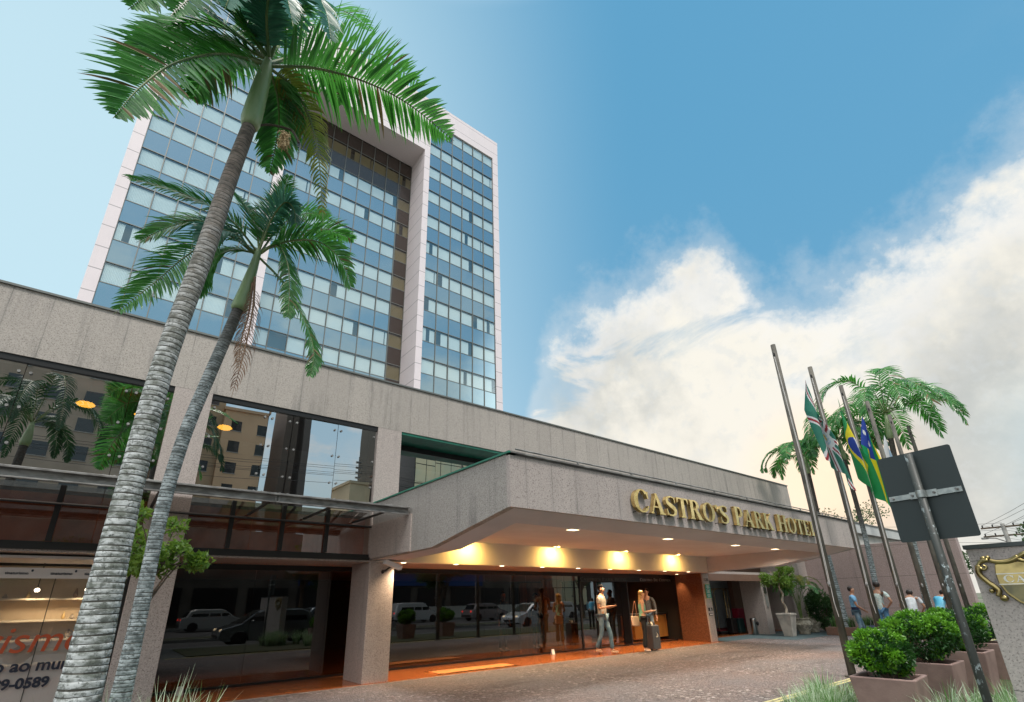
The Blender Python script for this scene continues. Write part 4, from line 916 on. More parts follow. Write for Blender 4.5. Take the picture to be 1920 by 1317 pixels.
def crown(b,blobs,n,L,w,rg,fill=.55,spiky=.5):
    tot=sum(r[1][0]*r[1][1] for r in blobs)
    for c,(rx,ry,rz) in blobs:
        k=int(n*rx*ry/tot)
        for i in range(k):
            v=Vector((rg.gauss(0,1),rg.gauss(0,1),rg.gauss(0,1))).normalized()
            nz=1+.22*mnoise.noise(Vector(c)*3+v*2.3)+.12*mnoise.noise(v*6+Vector(c))
            rr=nz*(fill+(1-fill)*rg.random()**.6) ; p=Vector((c[0]+v.x*rx*rr,c[1]+v.y*ry*rr,c[2]+v.z*rz*rr))
            d=(v*spiky+Vector((rg.gauss(0,.5),rg.gauss(0,.5),rg.gauss(0,.5)+.15))).normalized(); leaf(b,p,d,L*rg.uniform(.7,1.25),w*rg.uniform(.7,1.2),rg)
def shrub(parent,c,r,n,seed,L=.046,w=.027,nm='foliage',mat=None):
    rg=random.Random(seed); b=MB(); blobs=[(c,(r[0]*.92,r[1]*.92,r[2]*.9))]
    for i in range(26):
        v=Vector((rg.gauss(0,1),rg.gauss(0,1),rg.gauss(0,1)+.3)).normalized(); k=rg.uniform(.14,.30)
        blobs.append(((c[0]+v.x*r[0]*.82,c[1]+v.y*r[1]*.82,c[2]+v.z*r[2]*.82),(r[0]*k,r[1]*k,r[2]*k*1.1)))
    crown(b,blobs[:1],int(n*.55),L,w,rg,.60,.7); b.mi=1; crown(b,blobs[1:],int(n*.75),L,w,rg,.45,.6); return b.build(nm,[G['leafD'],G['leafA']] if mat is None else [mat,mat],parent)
def stems(parent,base,c,r,seed,n=14,th=.006,nm='stems'):
    rg=random.Random(seed); b=MB()
    for i in range(n):
        v=Vector((rg.gauss(0,1),rg.gauss(0,1),rg.uniform(-.2,.6))).normalized(); e=Vector((c[0]+v.x*r[0]*.7,c[1]+v.y*r[1]*.7,c[2]+v.z*r[2]*.6)); p=Vector(base)+Vector((rg.uniform(-.03,.03),rg.uniform(-.03,.03),0))
        m=p.lerp(e,.5)+Vector((0,0,-.03)); b.tube(catmull([p,m,e],6),[th*1.6,th*1.4,th*1.3,th,th,th*.8,th*.5],5)
    return b.build(nm,G['twig'],parent)
G['planter']=pbr('terracotta_pink_planter',(.33,.225,.195),.75,col2=(.25,.165,.145),scale=3,bump=.25,bscale=40,kind='world')
def planter(x,y,w,d,h,label,br,bn,seed,rot=0,bz=None):
    t_=thing('square_planter',label,'planter',(x,y,0),'pink planters with clipped box shrubs')
    b=MB(); W,Dp=w/2,d/2; k=.80
    o=[(-W*k,-Dp*k,0),(W*k,-Dp*k,0),(W*k,Dp*k,0),(-W*k,Dp*k,0),(-W,-Dp,h),(W,-Dp,h),(W,Dp,h),(-W,Dp,h)]; i_=.045
    q=[(-W+i_,-Dp+i_,h),(W-i_,-Dp+i_,h),(W-i_,Dp-i_,h),(-W+i_,Dp-i_,h)]; q2=[(a,c_,h-.06) for a,c_,_ in q]
    V=[(x+a,y+c_,z) for a,c_,z in o+q+q2]
    b.add(V,[(0,3,2,1),(0,1,5,4),(1,2,6,5),(2,3,7,6),(3,0,4,7),(4,5,9,8),(5,6,10,9),(6,7,11,10),(7,4,8,11),(8,9,13,12),(9,10,14,13),(10,11,15,14),(11,8,12,15)]); b.build('box',G['planter'],t_,bevel=.012)
    b=MB(); b.quad(*[(x+a*.999,y+c_*.999,h-.05) for a,c_,_ in q]); b.build('soil',G['soil'],t_)
    t_.rotation_euler=(0,0,rot)
    sh=thing('box_shrub',br[3],'shrub',(x,y,h-.05),'clipped box shrubs in the pink planters')
    cz=h+br[2]*.80+.02 if bz is None else bz; cc=(x,y,cz); shrub(sh,cc,br[:3],bn,seed); stems(sh,(x,y,h-.05),cc,br[:3],seed,22)
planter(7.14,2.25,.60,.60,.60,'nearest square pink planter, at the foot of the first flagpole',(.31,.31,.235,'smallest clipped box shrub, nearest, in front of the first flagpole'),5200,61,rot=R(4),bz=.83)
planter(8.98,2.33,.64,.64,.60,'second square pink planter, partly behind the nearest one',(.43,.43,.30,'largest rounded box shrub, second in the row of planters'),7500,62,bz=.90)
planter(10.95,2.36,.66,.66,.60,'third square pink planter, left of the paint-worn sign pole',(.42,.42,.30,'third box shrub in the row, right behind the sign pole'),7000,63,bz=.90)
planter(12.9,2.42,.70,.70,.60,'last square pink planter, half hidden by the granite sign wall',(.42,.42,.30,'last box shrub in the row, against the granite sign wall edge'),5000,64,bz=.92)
# grass tufts
G['blade']=leafmat('grass_blades',(.10,.24,.06),(.17,.33,.10),(.2,.4,.1),.5,.3,5); G['bladew']=leafmat('variegated_blades',(.42,.58,.38),(.60,.70,.52),(.5,.6,.4),.5,.3,5)
def tuft(b,x,y,z,n,h,rg,sp=.9):
    for i in range(n):
        a=rg.uniform(0,2*PI); l=h*rg.uniform(.6,1.15); o=rg.uniform(.1,sp)*l*.75; r0=rg.uniform(0,.07); b.mi=1 if rg.random()<.58 else 0
        dx,dy=math.cos(a),math.sin(a); w=rg.uniform(.004,.008); px,py=-dy*w,dx*w; q=[]
        for j in range(5):
            t=j/4; q.append((x+dx*(r0+o*t*t),y+dy*(r0+o*t*t),z+l*(t-.35*t*t*t*(o/l*1.6)),1-.95*t**2))
        vs=[]
        for c_ in q: vs+=[(c_[0]-px*c_[3],c_[1]-py*c_[3],c_[2]),(c_[0]+px*c_[3],c_[1]+py*c_[3],c_[2])]
        b.add(vs,[(2*j,2*j+1,2*j+3,2*j+2) for j in range(4)])
def grass_bed(label,spots,h,n,seed):
    rg=random.Random(seed); b=MB()
    for x,y in spots: tuft(b,x,y,.02,n,h*rg.uniform(.85,1.15),rg)
    return stuff(b.build('ornamental_grass',[G['blade'],G['bladew']]),label,'grass')
rg=random.Random(11)
grass_bed('tufts of variegated grass at the foot of the first flagpole',[(6.95+rg.uniform(-.45,.75),2.92+rg.uniform(-.22,.30)) for i in range(22)],.50,80,3)
grass_bed('variegated grass below the granite sign wall and the sign pole',[(5.6+rg.uniform(-.2,1.9),1.35+rg.uniform(-.42,.45)) for i in range(44)],.56,80,4)
grass_bed('grass tufts round the foot of the palm trunks',[(.45+rg.uniform(-.5,.4),4.9+rg.uniform(-.5,.4)) for i in range(22)],.84,60,5)
# ficus by the palms
t_=thing('ficus_tree','small bright green ficus just behind the two palm trunks','tree',(.42,7.3,0))
b=MB(); b.tube(catmull([(.42,7.3,0),(.45,7.32,.8),(.40,7.35,1.5),(.5,7.4,2.0)],10),[.035]*6+[.03]*5,8)
rg=random.Random(8); tips=[]
for i in range(16):
    e=Vector((.58+rg.uniform(-.48,.42),7.45+rg.uniform(-.4,.4),2.12+rg.uniform(-.25,.38))); b.tube(catmull([(.45,7.36,1.7+rg.uniform(-.3,.3)),e.lerp(Vector((.5,7.4,1.9)),.5),e],6),[.014,.012,.01,.008,.007,.005,.004],5); tips.append(e)
b.build('trunk',G['twig'],t_); b=MB(); crown(b,[(tuple(e),(.13,.13,.10)) for e in tips]+[((.40,7.42,2.0),(.2,.2,.2))],2300,.075,.045,rg,.15,.2); b.build('crown',G['leafB'],t_)
# potted plants by the outer pier
def potted(kind,x,y,label):
    pass
t_=thing('square_pot','tall tapered cream pot holding the twisted ficus','pot',(21.15,9.5,0))
b=MB(); 
for (k0,z0,k1,z1) in ((.16,0,.25,.74),(.27,.74,.27,.82)):
    b.add([(21.15+sx*k,9.5+sy*k,z) for k,z in ((k0,z0),(k1,z1)) for sx,sy in ((-1,-1),(1,-1),(1,1),(-1,1))],[(0,3,2,1),(4,5,6,7),(0,1,5,4),(1,2,6,5),(2,3,7,6),(3,0,4,7)])
b.build('pot_body',pbr('cream_stone',(.52,.48,.42),.8,col2=(.38,.35,.31),scale=3,bump=.2),t_,bevel=.01)
t_=thing('ficus_tree','potted ficus with twisted pale trunk and ball of light green leaves','tree',(21.15,9.5,.78))
b=MB(); b.tube(catmull([(21.15,9.5,.7),(21.20,9.48,1.0),(21.05,9.5,1.25),(21.22,9.5,1.5),(21.02,9.5,1.75),(21.15,9.5,2.0)],30),[.05-.0006*i for i in range(31)],10); 
for i in range(12):
    v=Vector((rg.gauss(0,1),rg.gauss(0,1),rg.uniform(-.2,1))).normalized(); b.tube([(21.12,9.5,1.92),Vector((21.12,9.5,2.15))+v*.55],[.02,.006],6)
b.build('trunk',pbr('pale_bark',(.55,.48,.38),.8,col2=(.35,.29,.22),scale=6),t_)
b=MB(); bl=[((21.25+rg.uniform(-.48,.48),9.6+rg.uniform(-.48,.48),2.24+rg.uniform(-.42,.34)),(.18,.18,.16)) for i in range(26)]; crown(b,bl,5200,.075,.045,rg,.1,.3); b.build('crown',G['leafB'],t_)
def urn(x,y,s,label):
    d=thing('round_urn',label,'pot',(x,y,0)); b=MB(); b.lathe([(.22*s,0),(.24*s,.03*s),(.22*s,.09*s),(.34*s,.28*s),(.37*s,.42*s),(.33*s,.56*s),(.26*s,.62*s),(.31*s,.66*s),(.31*s,.70*s),(.25*s,.70*s),(.24*s,.62*s)],(x,y,0),28); b.build('pot_body',pbr('aged_stone_urn',(.42,.38,.30),.85,col2=(.24,.21,.16),scale=9,bump=.5,bscale=12) if 'aged_stone_urn' not in bpy.data.materials else bpy.data.materials['aged_stone_urn'],d,True)
    k=MB()
    for i in range(16): 
        a=2*PI*i/16; k.ball((x+.372*s*math.cos(a),y+.372*s*math.sin(a),.42*s),.05*s,.05*s,.05*s,8,5)
    k.build('garland',bpy.data.materials['aged_stone_urn'],d,True)
urn(22.55,9.55,.85,'round garlanded stone urn next to the square pot'); urn(23.9,9.75,.88,'round garlanded stone urn furthest right by the pink wall')
t_=thing('areca_palm','arching areca palm with yellowing leaves growing from the urns','plant',(22.6,9.55,.5))
for i in range(15):
    a=rg.uniform(0,2*PI); h=Vector((math.cos(a),math.sin(a),0)); L=rg.uniform(.9,1.5); c=Vector((22.6+rg.uniform(-.08,.9 if i%2 else .1),9.6,.55)); up_=Vector((0,0,rg.uniform(1.0,1.6)))
    frond(t_,[c,c+up_*.55+h*.08,c+up_+h*L*.3,c+up_*1.0+h*L*.62,c+up_*.75+h*L*.85],.34,.03,26,.35,G['frond_yellow' if i%5==0 else 'frond'],.012,seed=300+i,start=.4)
t_=thing('leafy_shrub','dark leafy shrub filling the corner behind the stone urns','shrub',(24.3,9.4,.1)); shrub(t_,(24.3,9.45,.9),(.75,.5,.75),3500,77,.13,.045,mat=G['leafC']); stems(t_,(24.3,9.45,.05),(24.3,9.45,.9),(.7,.5,.7),5,12,.012)
t_=thing('low_planter','long low brick-coloured planter full of grass in front of the pink wall','planter',(23.2,8.1,0)); b=MB(); b.box(22.5,23.5,6.0,8.75,0,.28); b.build('box',G['brownwall'],t_,bevel=.015)
rg=random.Random(19); b=MB()
for i in range(34): tuft(b,23.0+rg.uniform(-.4,.4),rg.uniform(6.1,8.65),.28,42,.46,rg)
stuff(b.build('planter_grass',[G['blade'],G['leafC']]),'pale grass growing in the long low planter','grass')
# trees behind the sign wall and over the pavilion
def tree(label,x,y,h,r,seed,n=5000,L=.22,mat='leafC',ns=9,z0=None):
    rg=random.Random(seed); t_=thing('leafy_tree',label,'tree',(x,y,0)); b=MB(); top=Vector((x+rg.uniform(-.3,.3),y,h*.55)); b.tube(catmull([(x,y,-.1),(x+rg.uniform(-.2,.2),y,h*.3),top],8),[.16,.15,.14,.13,.12,.11,.10,.09,.08],8); bl=[]
    for i in range(ns):
        a=rg.uniform(0,2*PI); q=rg.uniform(.2,1); e=Vector((x+math.cos(a)*r*q,y+math.sin(a)*r*q,h*(.5 if z0 is None else z0)+rg.uniform(.05,.48)*h)); b.tube(catmull([top-Vector((0,0,rg.uniform(0,h*.2))),top.lerp(e,.5)+Vector((0,0,.2)),e],6),[.07,.06,.05,.04,.035,.03,.02],6); k=rg.uniform(.28,.45)*r; bl.append((tuple(e),(k,k,k*.7)))
    b.build('trunk',G['twig'],t_); b=MB(); crown(b,bl,n,L,L*.5,rg,.1,.2); b.build('crown',G[mat],t_); return t_
tree('dark feathery tree beyond the pink wall, left of the utility pole',38,4.0,4.6,2.6,31,4200,.20)
tree('dark tree at the right edge of the photo beside the utility pole',44,2.2,5.2,2.4,32,3500,.24)
tree('low green tree between the pink wall and the granite sign wall',33,3.0,2.9,1.6,33,3500,.16,'leafC')
tree('thin bare-looking tree above the pale pavilion roof',44,14.5,7.8,2.6,34,1500,.18)
for i,(x,y,h,r) in enumerate(((-6,-7.8,5.5,2.2),(9.5,-8.1,5.0,2.0),(19,-8,4.6,1.8),(33,-8,5,2.),(-2,-24,6,2.6),(28,-25,7,3))): tree('street tree seen only as a reflection, number %d along the avenue'%(i+1) if 0 else ['tree on the median left of the frame','tree on the median behind the camera','slim tree on the median opposite the entrance','tree on the median far along the avenue','tree before the white block across the avenue','big tree before the shops across the avenue'][i],x,y,h,r,60+i,2200,.26)
# ================================================================ flagpoles and flags
G['pole']=pbr('weathered_flagpole',(.15,.142,.122),.8,0,col2=(.09,.086,.075),scale=7,bump=.15,sc=(1,1,.4),spec=.15)
PX=[11.47,13.50,15.53,17.58,19.62,21.6]
pl=['first flagpole from the left, bare of any flag','second flagpole, carrying the green flag with red and white bands','third flagpole, carrying the Brazilian flag','fourth flagpole, carrying the blue, green and yellow striped flag','fifth flagpole, carrying the pale blue flag','last flagpole on the right, mostly behind the dark traffic sign']
rope=pbr('halyard_rope',(.6,.58,.55),.8)
for i,x in enumerate(PX):
    y=4.18 if i else 4.18
    d=thing('flagpole','weathered grey '+pl[i],'flagpole',(x,y,0),'row of six flagpoles')
    b=MB(); b.tube([(x,y,-.05),(x,y,3.5),(x,y,7.0)],[.068,.062,.052],20); b.build('pole',G['pole'],d,True)
    b=MB(); b.tube([(x,y,0),(x,y,.03)],.13,20); b.build('base_plate',G['pole'],d)
    for z,nm in ((1.64,'cleat'),(6.70,'pulley')):
        k=MB(); ring=[(x-.125+.045*math.cos(a),y-.02,z+.045*math.sin(a)) for a in [2*PI*j/14 for j in range(15)]]; k.tube(ring,.012 if nm=='cleat' else .009,6,False); k.tube([(x-.05,y,z),(x-.10,y-.015,z)],.014,6)
        if nm=='cleat': k.ball((x-.125,y-.02,z),.03,.02,.03,10,6)
        k.build(nm,G['steel'] if nm=='cleat' else G['black'],d)
    if i in (0,1,2): 
        k=MB(); k.tube([(x-.13,y-.02,6.66),(x-.10,y-.06,4.2),(x-.13,y-.02,1.68)],.006,5); k.tube([(x-.11,y-.02,6.66),(x-.06,y-.06,4.2),(x-.12,y-.03,1.3),(x-.09,y-.04,1.05)],.006,5); k.build('rope',rope,d)
fm={}
def fcol(n,c):
    if n not in fm: fm[n]=leafmat('flag_'+n,c,[v*.85 for v in c],c,.75,.30,2)
    return fm[n]
def flag(x,ztop,hoist,length,dx,pat,label,seed,yo=-.10,sy=0,du=-.16,spread=.34,nu=110,nv=60):
    rg=random.Random(seed); d=thing('flag',label,'flag',(x,4.18+yo,ztop)); names=[]; b=MB(); ph=rg.uniform(0,6)
    def pos(u,v):
        fan=min(1,.12+u*2.3)                       # pleats gather at the hoist and open towards the fly
        z=ztop-v*hoist*(1-.30*u)-u*length*(.93)-.05*math.sin(u*7+v*5+ph)*u
        xx=x-.13-dx*.1*u+math.cos(v*9.5+u*1.7+ph)*.10*fan+math.sin(v*19+u*5+ph)*.015
        yy=4.18+sy+.10-(v)*spread*fan*.95+du*u+spread*.42*fan+math.sin(v*11+u*2.6+ph)*.075*fan+math.sin(v*21+u*3)*.012*fan
        return (xx,yy,z)
    for i in range(nu+1):
        for j in range(nv+1): b.v.append(pos(i/nu,j/nv))
    mats=[]
    for i in range(nu):
        for j in range(nv):
            n=pat((i+.5)/nu,(j+.5)/nv)
            if n not in names: names.append(n)
            a=i*(nv+1)+j; b.f.append((a,a+nv+1,a+nv+2,a+1)); b.m.append(names.index(n))
    C={'green':(.02,.30,.09),'teal':(.03,.20,.14),'yellow':(.85,.72,.03),'blue':(.02,.06,.35),'white':(.75,.77,.78),'red':(.35,.04,.05),'sky':(.42,.58,.72),'gyel':(.88,.74,.02),'ggreen':(.0,.28,.10),'gold':(.6,.5,.15)}
    b.build('cloth',[fcol(n,C[n]) for n in names],d,True)
    return d
def brazil(u,v):
    X=(u-.5)*20;Y=(.5-v)*14
    if X*X+Y*Y<3.5**2:
        r=math.hypot(X+2,Y+7.0); return 'white' if 7.2<r<8.0 else ('white' if (int(u*90)*7+int(v*60)*13)%53==0 and r<7.2 else 'blue')
    return 'yellow' if abs(X)/8.3+abs(Y)/5.3<1 else 'green'
def goias(u,v):
    if u<.38 and v<.5:
        for cx,cy,r in ((.19,.09,.035),(.19,.40,.04),(.08,.25,.035),(.30,.22,.035),(.235,.30,.022)):
            if math.hypot((u-cx)*1.43,v-cy)<r*1.3: return 'white'
        return 'blue'
    return 'ggreen' if int(v*8)%2==0 else 'gyel'
def goiania(u,v):
    X=(u-.5)*1.5;Y=v-.5
    r=math.hypot(X,Y)
    if r<.20: return 'gold' if r<.06 else ('sky' if r<.13 and (int(u*60)+int(v*40))%3 else 'white')
    for dist in (abs(Y),abs(X),abs(X*.55-Y*.83),abs(X*.55+Y*.83)):
        if dist<.022: return 'red'
        if dist<.062: return 'white'
    return 'teal'
flag(13.50,6.66,1.15,2.3,.30,goiania,'green flag with red and white bands hanging limp, left of the Brazilian flag',3,spread=.5)
flag(15.53,6.64,1.15,2.5,.36,brazil,'limp green and yellow national flag of Brazil with its blue disc',6,spread=.42)
flag(17.58,6.55,1.15,2.5,.10,goias,'yellow and green striped flag with a starred blue canton, partly behind the traffic sign',9,spread=.55,sy=.06,du=.10)
flag(19.62,6.35,1.0,2.2,.15,lambda u,v:'sky' if .2<v<.8 else 'white','pale blue and white flag just above the dark traffic sign',12,spread=.45,sy=.14,du=.05)
# ================================================================ back of a traffic sign
ts=thing('traffic_sign','back of a dark square traffic sign on a paint-worn steel pole at the right','traffic sign',(5.46,1.12,0))
m_,nt,b_=new_mat('peeling_painted_pole'); t=NT(nt)
a=t.mr(t.noise(26,5,.65,sc=(1,1,.8)),.56,.60); zz=t.n('ShaderNodeSeparateXYZ'); t.L.new(t.P(),zz.inputs[0]); w=t.mr(t.noise(4,2,.5,sc=(.5,.5,1)),.42,.62)
col=t.mix(t.m('MULTIPLY',a,w),(.045,.052,.048,1),(.40,.48,.50,1)); t.L.new(col,b_.inputs['Base Color']); b_.inputs['Roughness'].default_value=.5; t.bump(t.m('MULTIPLY',a,w),-.4,.01,b_)
b=MB(); b.tube([(5.46,1.12,-.1),(5.46,1.12,1.2),(5.46,1.12,2.605)],.0295,28); b.build('pole',m_,ts,True)
# board: square to the avenue, its blank side towards the camera
bc=Vector((3.955,.815,2.03)); u_=Vector((-.17,-1,0)).normalized(); n_=Vector((1,-.17,0)).normalized()
p0=wx(1727,930,3.95)
cr=[]
b=MB()
W_,H_=.280,.381; rr=.02; outl=[]
for cx,cy,a0 in ((W_-rr,H_-rr,0),(-W_+rr,H_-rr,90),(-W_+rr,-H_+rr,180),(W_-rr,-H_+rr,270)):
    for k in range(6): a=R(a0+k*18); outl.append((cx+rr*math.cos(a),cy+rr*math.sin(a)))
b.prism(outl,lambda p,q,t:Vector((5.513,1.106,2.248))+u_*p+Vector((0,0,q))+n_*(.003*t))
b.build('board',pbr('black_sign_back',(.028,.042,.044),.55,bump=.05),ts)
b=MB()
def slab(pa,pb,z0,z1,o0,o1,src=Vector((5.513,1.106,0))):
    V=[src+u_*p+n_*o+Vector((0,0,z)) for z in (z0,z1) for p,o in ((pa,o0),(pb,o0),(pb,o1),(pa,o1))]
    b.add(V,[(0,1,2,3),(7,6,5,4),(0,4,5,1),(1,5,6,2),(2,6,7,3),(3,7,4,0)])
slab(-.266,.266,2.226,2.270,-.014,-.002); slab(-.10,.10,2.220,2.278,-.026,-.0145)
k=[(5.46+.035*math.cos(a),1.12+.035*math.sin(a)) for a in [2*PI*j/24 for j in range(24)]]
b.prism(k,lambda p,q,t:(p,q,2.219+.060*t))
b.build('bracket',pbr('galvanised_bracket',(.42,.46,.45),.45,.7,col2=(.3,.34,.34),scale=20),ts)
b=MB()
for p in (-.235,.235,-.08,.08):
    c_=Vector((5.513,1.106,2.249))+u_*p; b.tube([c_-n_*.012,c_-n_*.038],.010,8)
b.build('bolts',G['steel'],ts)
# ================================================================ granite sign wall with brass crest
sw=thing('sign_wall','granite sign wall with a dark coping at the right edge of the photo','wall',(6.1,.2,0))
b=MB(); b.box(6.0,6.22,-2.4,1.045,0,1.80); b.build('wall',G['signwall'],sw,bevel=.004)
b=MB(); b.box(5.985,6.235,-2.41,1.06,1.801,1.835); b.build('coping',pbr('dark_coping',(.05,.065,.065),.5),sw)
cr=thing('brass_crest','brass shield crest with scrolled edges reading CASTRO\'S on the granite sign wall','sign',(6,.62,1.5))
CYc=.62; CZ=1.53     # centre of the crest; +a runs towards -Y (to the right in the photo)
def cp(a,z,o): return (5.998-o,CYc-a,CZ+z)
sh=[]
for a,z in ((-.27,.135),(-.18,.145),(-.09,.15),(0,.155),(.09,.15),(.18,.145),(.27,.135),(.285,.06),(.285,-.02),(.26,-.10),(.20,-.17),(.12,-.22),(.05,-.245),(0,-.265),(-.05,-.245),(-.12,-.22),(-.20,-.17),(-.26,-.10),(-.285,-.02),(-.285,.06)): sh.append((a,z))
def off(P,k): return [(a*k,z*k+.0) for a,z in P]
b=MB(); b.prism(sh,lambda p,q,t:cp(p,q,.030*(1-t)+.004)); b.build('shield',G['brass2'],cr,bevel=.006)
b=MB(); low=[(a*.93,z*.93) for a,z in sh if z<.03]; low=[(.265,-.035)]+[(a,z) for a,z in low if z<-.04]+[(-.265,-.035)]
b.prism(low,lambda p,q,t:cp(p,q,.038-.006*t)); b.build('shield_field',pbr('dark_brass_field',(.13,.125,.07),.4,.25,col2=(.22,.20,.10),scale=9),cr)
wt=pbr('white_enamel',(.78,.8,.76),.4)
b=MB()
for z in (.052,-.030): b.prism([(-.283,z),(.283,z),(.283,z+.007),(-.283,z+.007)],lambda p,q,t:cp(p,q,.040-.005*t))
b.build('white_rule',wt,cr)
write(cr,"CASTRO'S",(5.962,CYc+.245,CZ-.012),(0,-1,0),(0,0,1),.055,.004,wt,small=.88,total=.49,gap=.09)
for o_ in cr.children: pass
def scroll(pts,r0,r1): 
    b.tube(catmull([cp(a,z,o) for a,z,o in pts],26),[r0+(r1-r0)*i/26 for i in range(27)],8)
b=MB()
for s in (-1,1):
    scroll([(s*.02,.215,.03),(s*.07,.205,.035),(s*.115,.175,.035),(s*.085,.150,.04),(s*.055,.165,.04),(s*.072,.185,.045)],.022,.010)
    scroll([(s*.11,.185,.03),(s*.17,.155,.035),(s*.24,.15,.035),(s*.29,.165,.03)],.022,.016)
    scroll([(s*.30,.17,.03),(s*.35,.16,.03),(s*.375,.12,.035),(s*.345,.095,.04),(s*.325,.115,.04),(s*.345,.13,.045)],.018,.009)
    scroll([(s*.375,.13,.03),(s*.385,.06,.03),(s*.345,-.01,.03),(s*.30,-.07,.03),(s*.315,-.12,.03)],.022,.018)
    b.ball(cp(s*.345,-.075,.02),.02,.02,.02); b.ball(cp(s*.285,-.135,.022),.02,.028,.025); b.ball(cp(s*.33,.185,.025),.018,.02,.02); b.ball(cp(s*.30,.19,.025),.016,.018,.018)
b.ball(cp(0,.235,.025),.02,.02,.025)
b.build('scrollwork',G['brass2'],cr,True)
# ================================================================ utility poles and wires
G['conc']=pbr('concrete_pole',(.42,.41,.38),.8,col2=(.3,.3,.28),scale=4)
def upole(x,y,h,label):
    d=thing('utility_pole',label,'utility pole',(x,y,-.1)); b=MB(); b.tube([(x,y,-.2),(x,y,h)],[.17,.11],12); b.build('post',G['conc'],d)
    b=MB()
    for z in (h-.25,h-.8): b.box(x-.06,x+.06,y-1.1,y+1.1,z,z+.1); 
    b.build('crossarm',G['twig'],d)
    b=MB()
    for z in (h-.25,h-.8):
        for q in (-1,-.5,.5,1): b.tube([(x,y+q,z+.1),(x,y+q,z+.24)],.04,8)
    b.build('insulators',G['dark'],d)
    b=MB(); b.tube([(x,y,h-1.2),(x-.3,y+.5,h-.9),(x-.5,y+1.0,h-.85)],.035,8); b.box(x-.75,x-.35,y+.85,y+1.15,h-.93,h-.83); b.build('lamp_arm',G['steel'],d); return d
e=wx(1880,985,46); upole(46,e.y,e.z+.1,'concrete utility pole with crossarms against the evening sky at far right'); 
upole(-22,-7.9,9.2,'concrete utility pole on the median, far left behind the camera'); upole(12.5,-7.9,9.2,'concrete utility pole on the median, mirrored in the upper glass')
def cable(pts,label):
    b=MB(); P=[]
    for a,c_ in zip(pts,pts[1:]):
        a=Vector(a);c_=Vector(c_)
        for i in range(13): t=i/12; P.append(a.lerp(c_,t)-Vector((0,0,(a-c_).length*.022*4*t*(1-t))))
    b.tube(P,.010,5); tag(b.build('power_cable',G['black'],None),label,'cable','overhead power cables')
for k,(q,z) in enumerate(((-1,0),(-.5,0),(.5,0),(1,0),(-1,-.55),(1,-.55))):
    cable([(-60,-7.9+q,9.0+z),(-22,-7.9+q,9.2+z),(12.5,-7.9+q,9.2+z),(46,e.y+q,e.z+.1+z),(46+30,e.y-9+q,e.z+z)],'black overhead cable sagging along the avenue, '+['outermost upper','second upper','third upper','innermost upper','outer lower','inner lower'][k]+' wire')
for k,z in enumerate((.35,-.1,-.9)): cable([(46,e.y,e.z+z-.2),(40,e.y+14,e.z+1.4+z*.4)],'thin cable running left from the utility pole above the pavilion, '+['upper','middle','lower'][k]+' one')
# ================================================================ people
def skin_mesh(verts,edges,rad,root=0,sub=1):
    me=bpy.data.meshes.new('t'); bm=bmesh.new(); lay=bm.verts.layers.skin.verify(); vs=[bm.verts.new(v) for v in verts]
    for i,(v,r) in enumerate(zip(vs,rad)):
        v[lay].radius=r if isinstance(r,tuple) else (r,r); v[lay].use_root=(i==root)
    for a,c_ in edges: bm.edges.new((vs[a],vs[c_]))
    bm.to_mesh(me); bm.free(); o=bpy.data.objects.new('t',me); COL.objects.link(o)
    m_=o.modifiers.new('s','SKIN'); m_.use_smooth_shade=True
    if sub: s=o.modifiers.new('u','SUBSURF'); s.levels=s.render_levels=sub
    bpy.context.view_layer.update()
    r=bpy.data.meshes.new_from_object(o.evaluated_get(bpy.context.evaluated_depsgraph_get())); bpy.data.objects.remove(o); return r
SKIN=pbr('skin_light',(.52,.30,.20),.5); SKIN2=pbr('skin_tan',(.34,.18,.11),.5); SKIN3=pbr('skin_fair',(.60,.38,.28),.5)
HAIRB=pbr('black_hair',(.015,.011,.009),.5); HAIRY=pbr('blonde_hair',(.50,.31,.12),.45,col2=(.32,.18,.07),scale=20,sc=(1,1,.2))
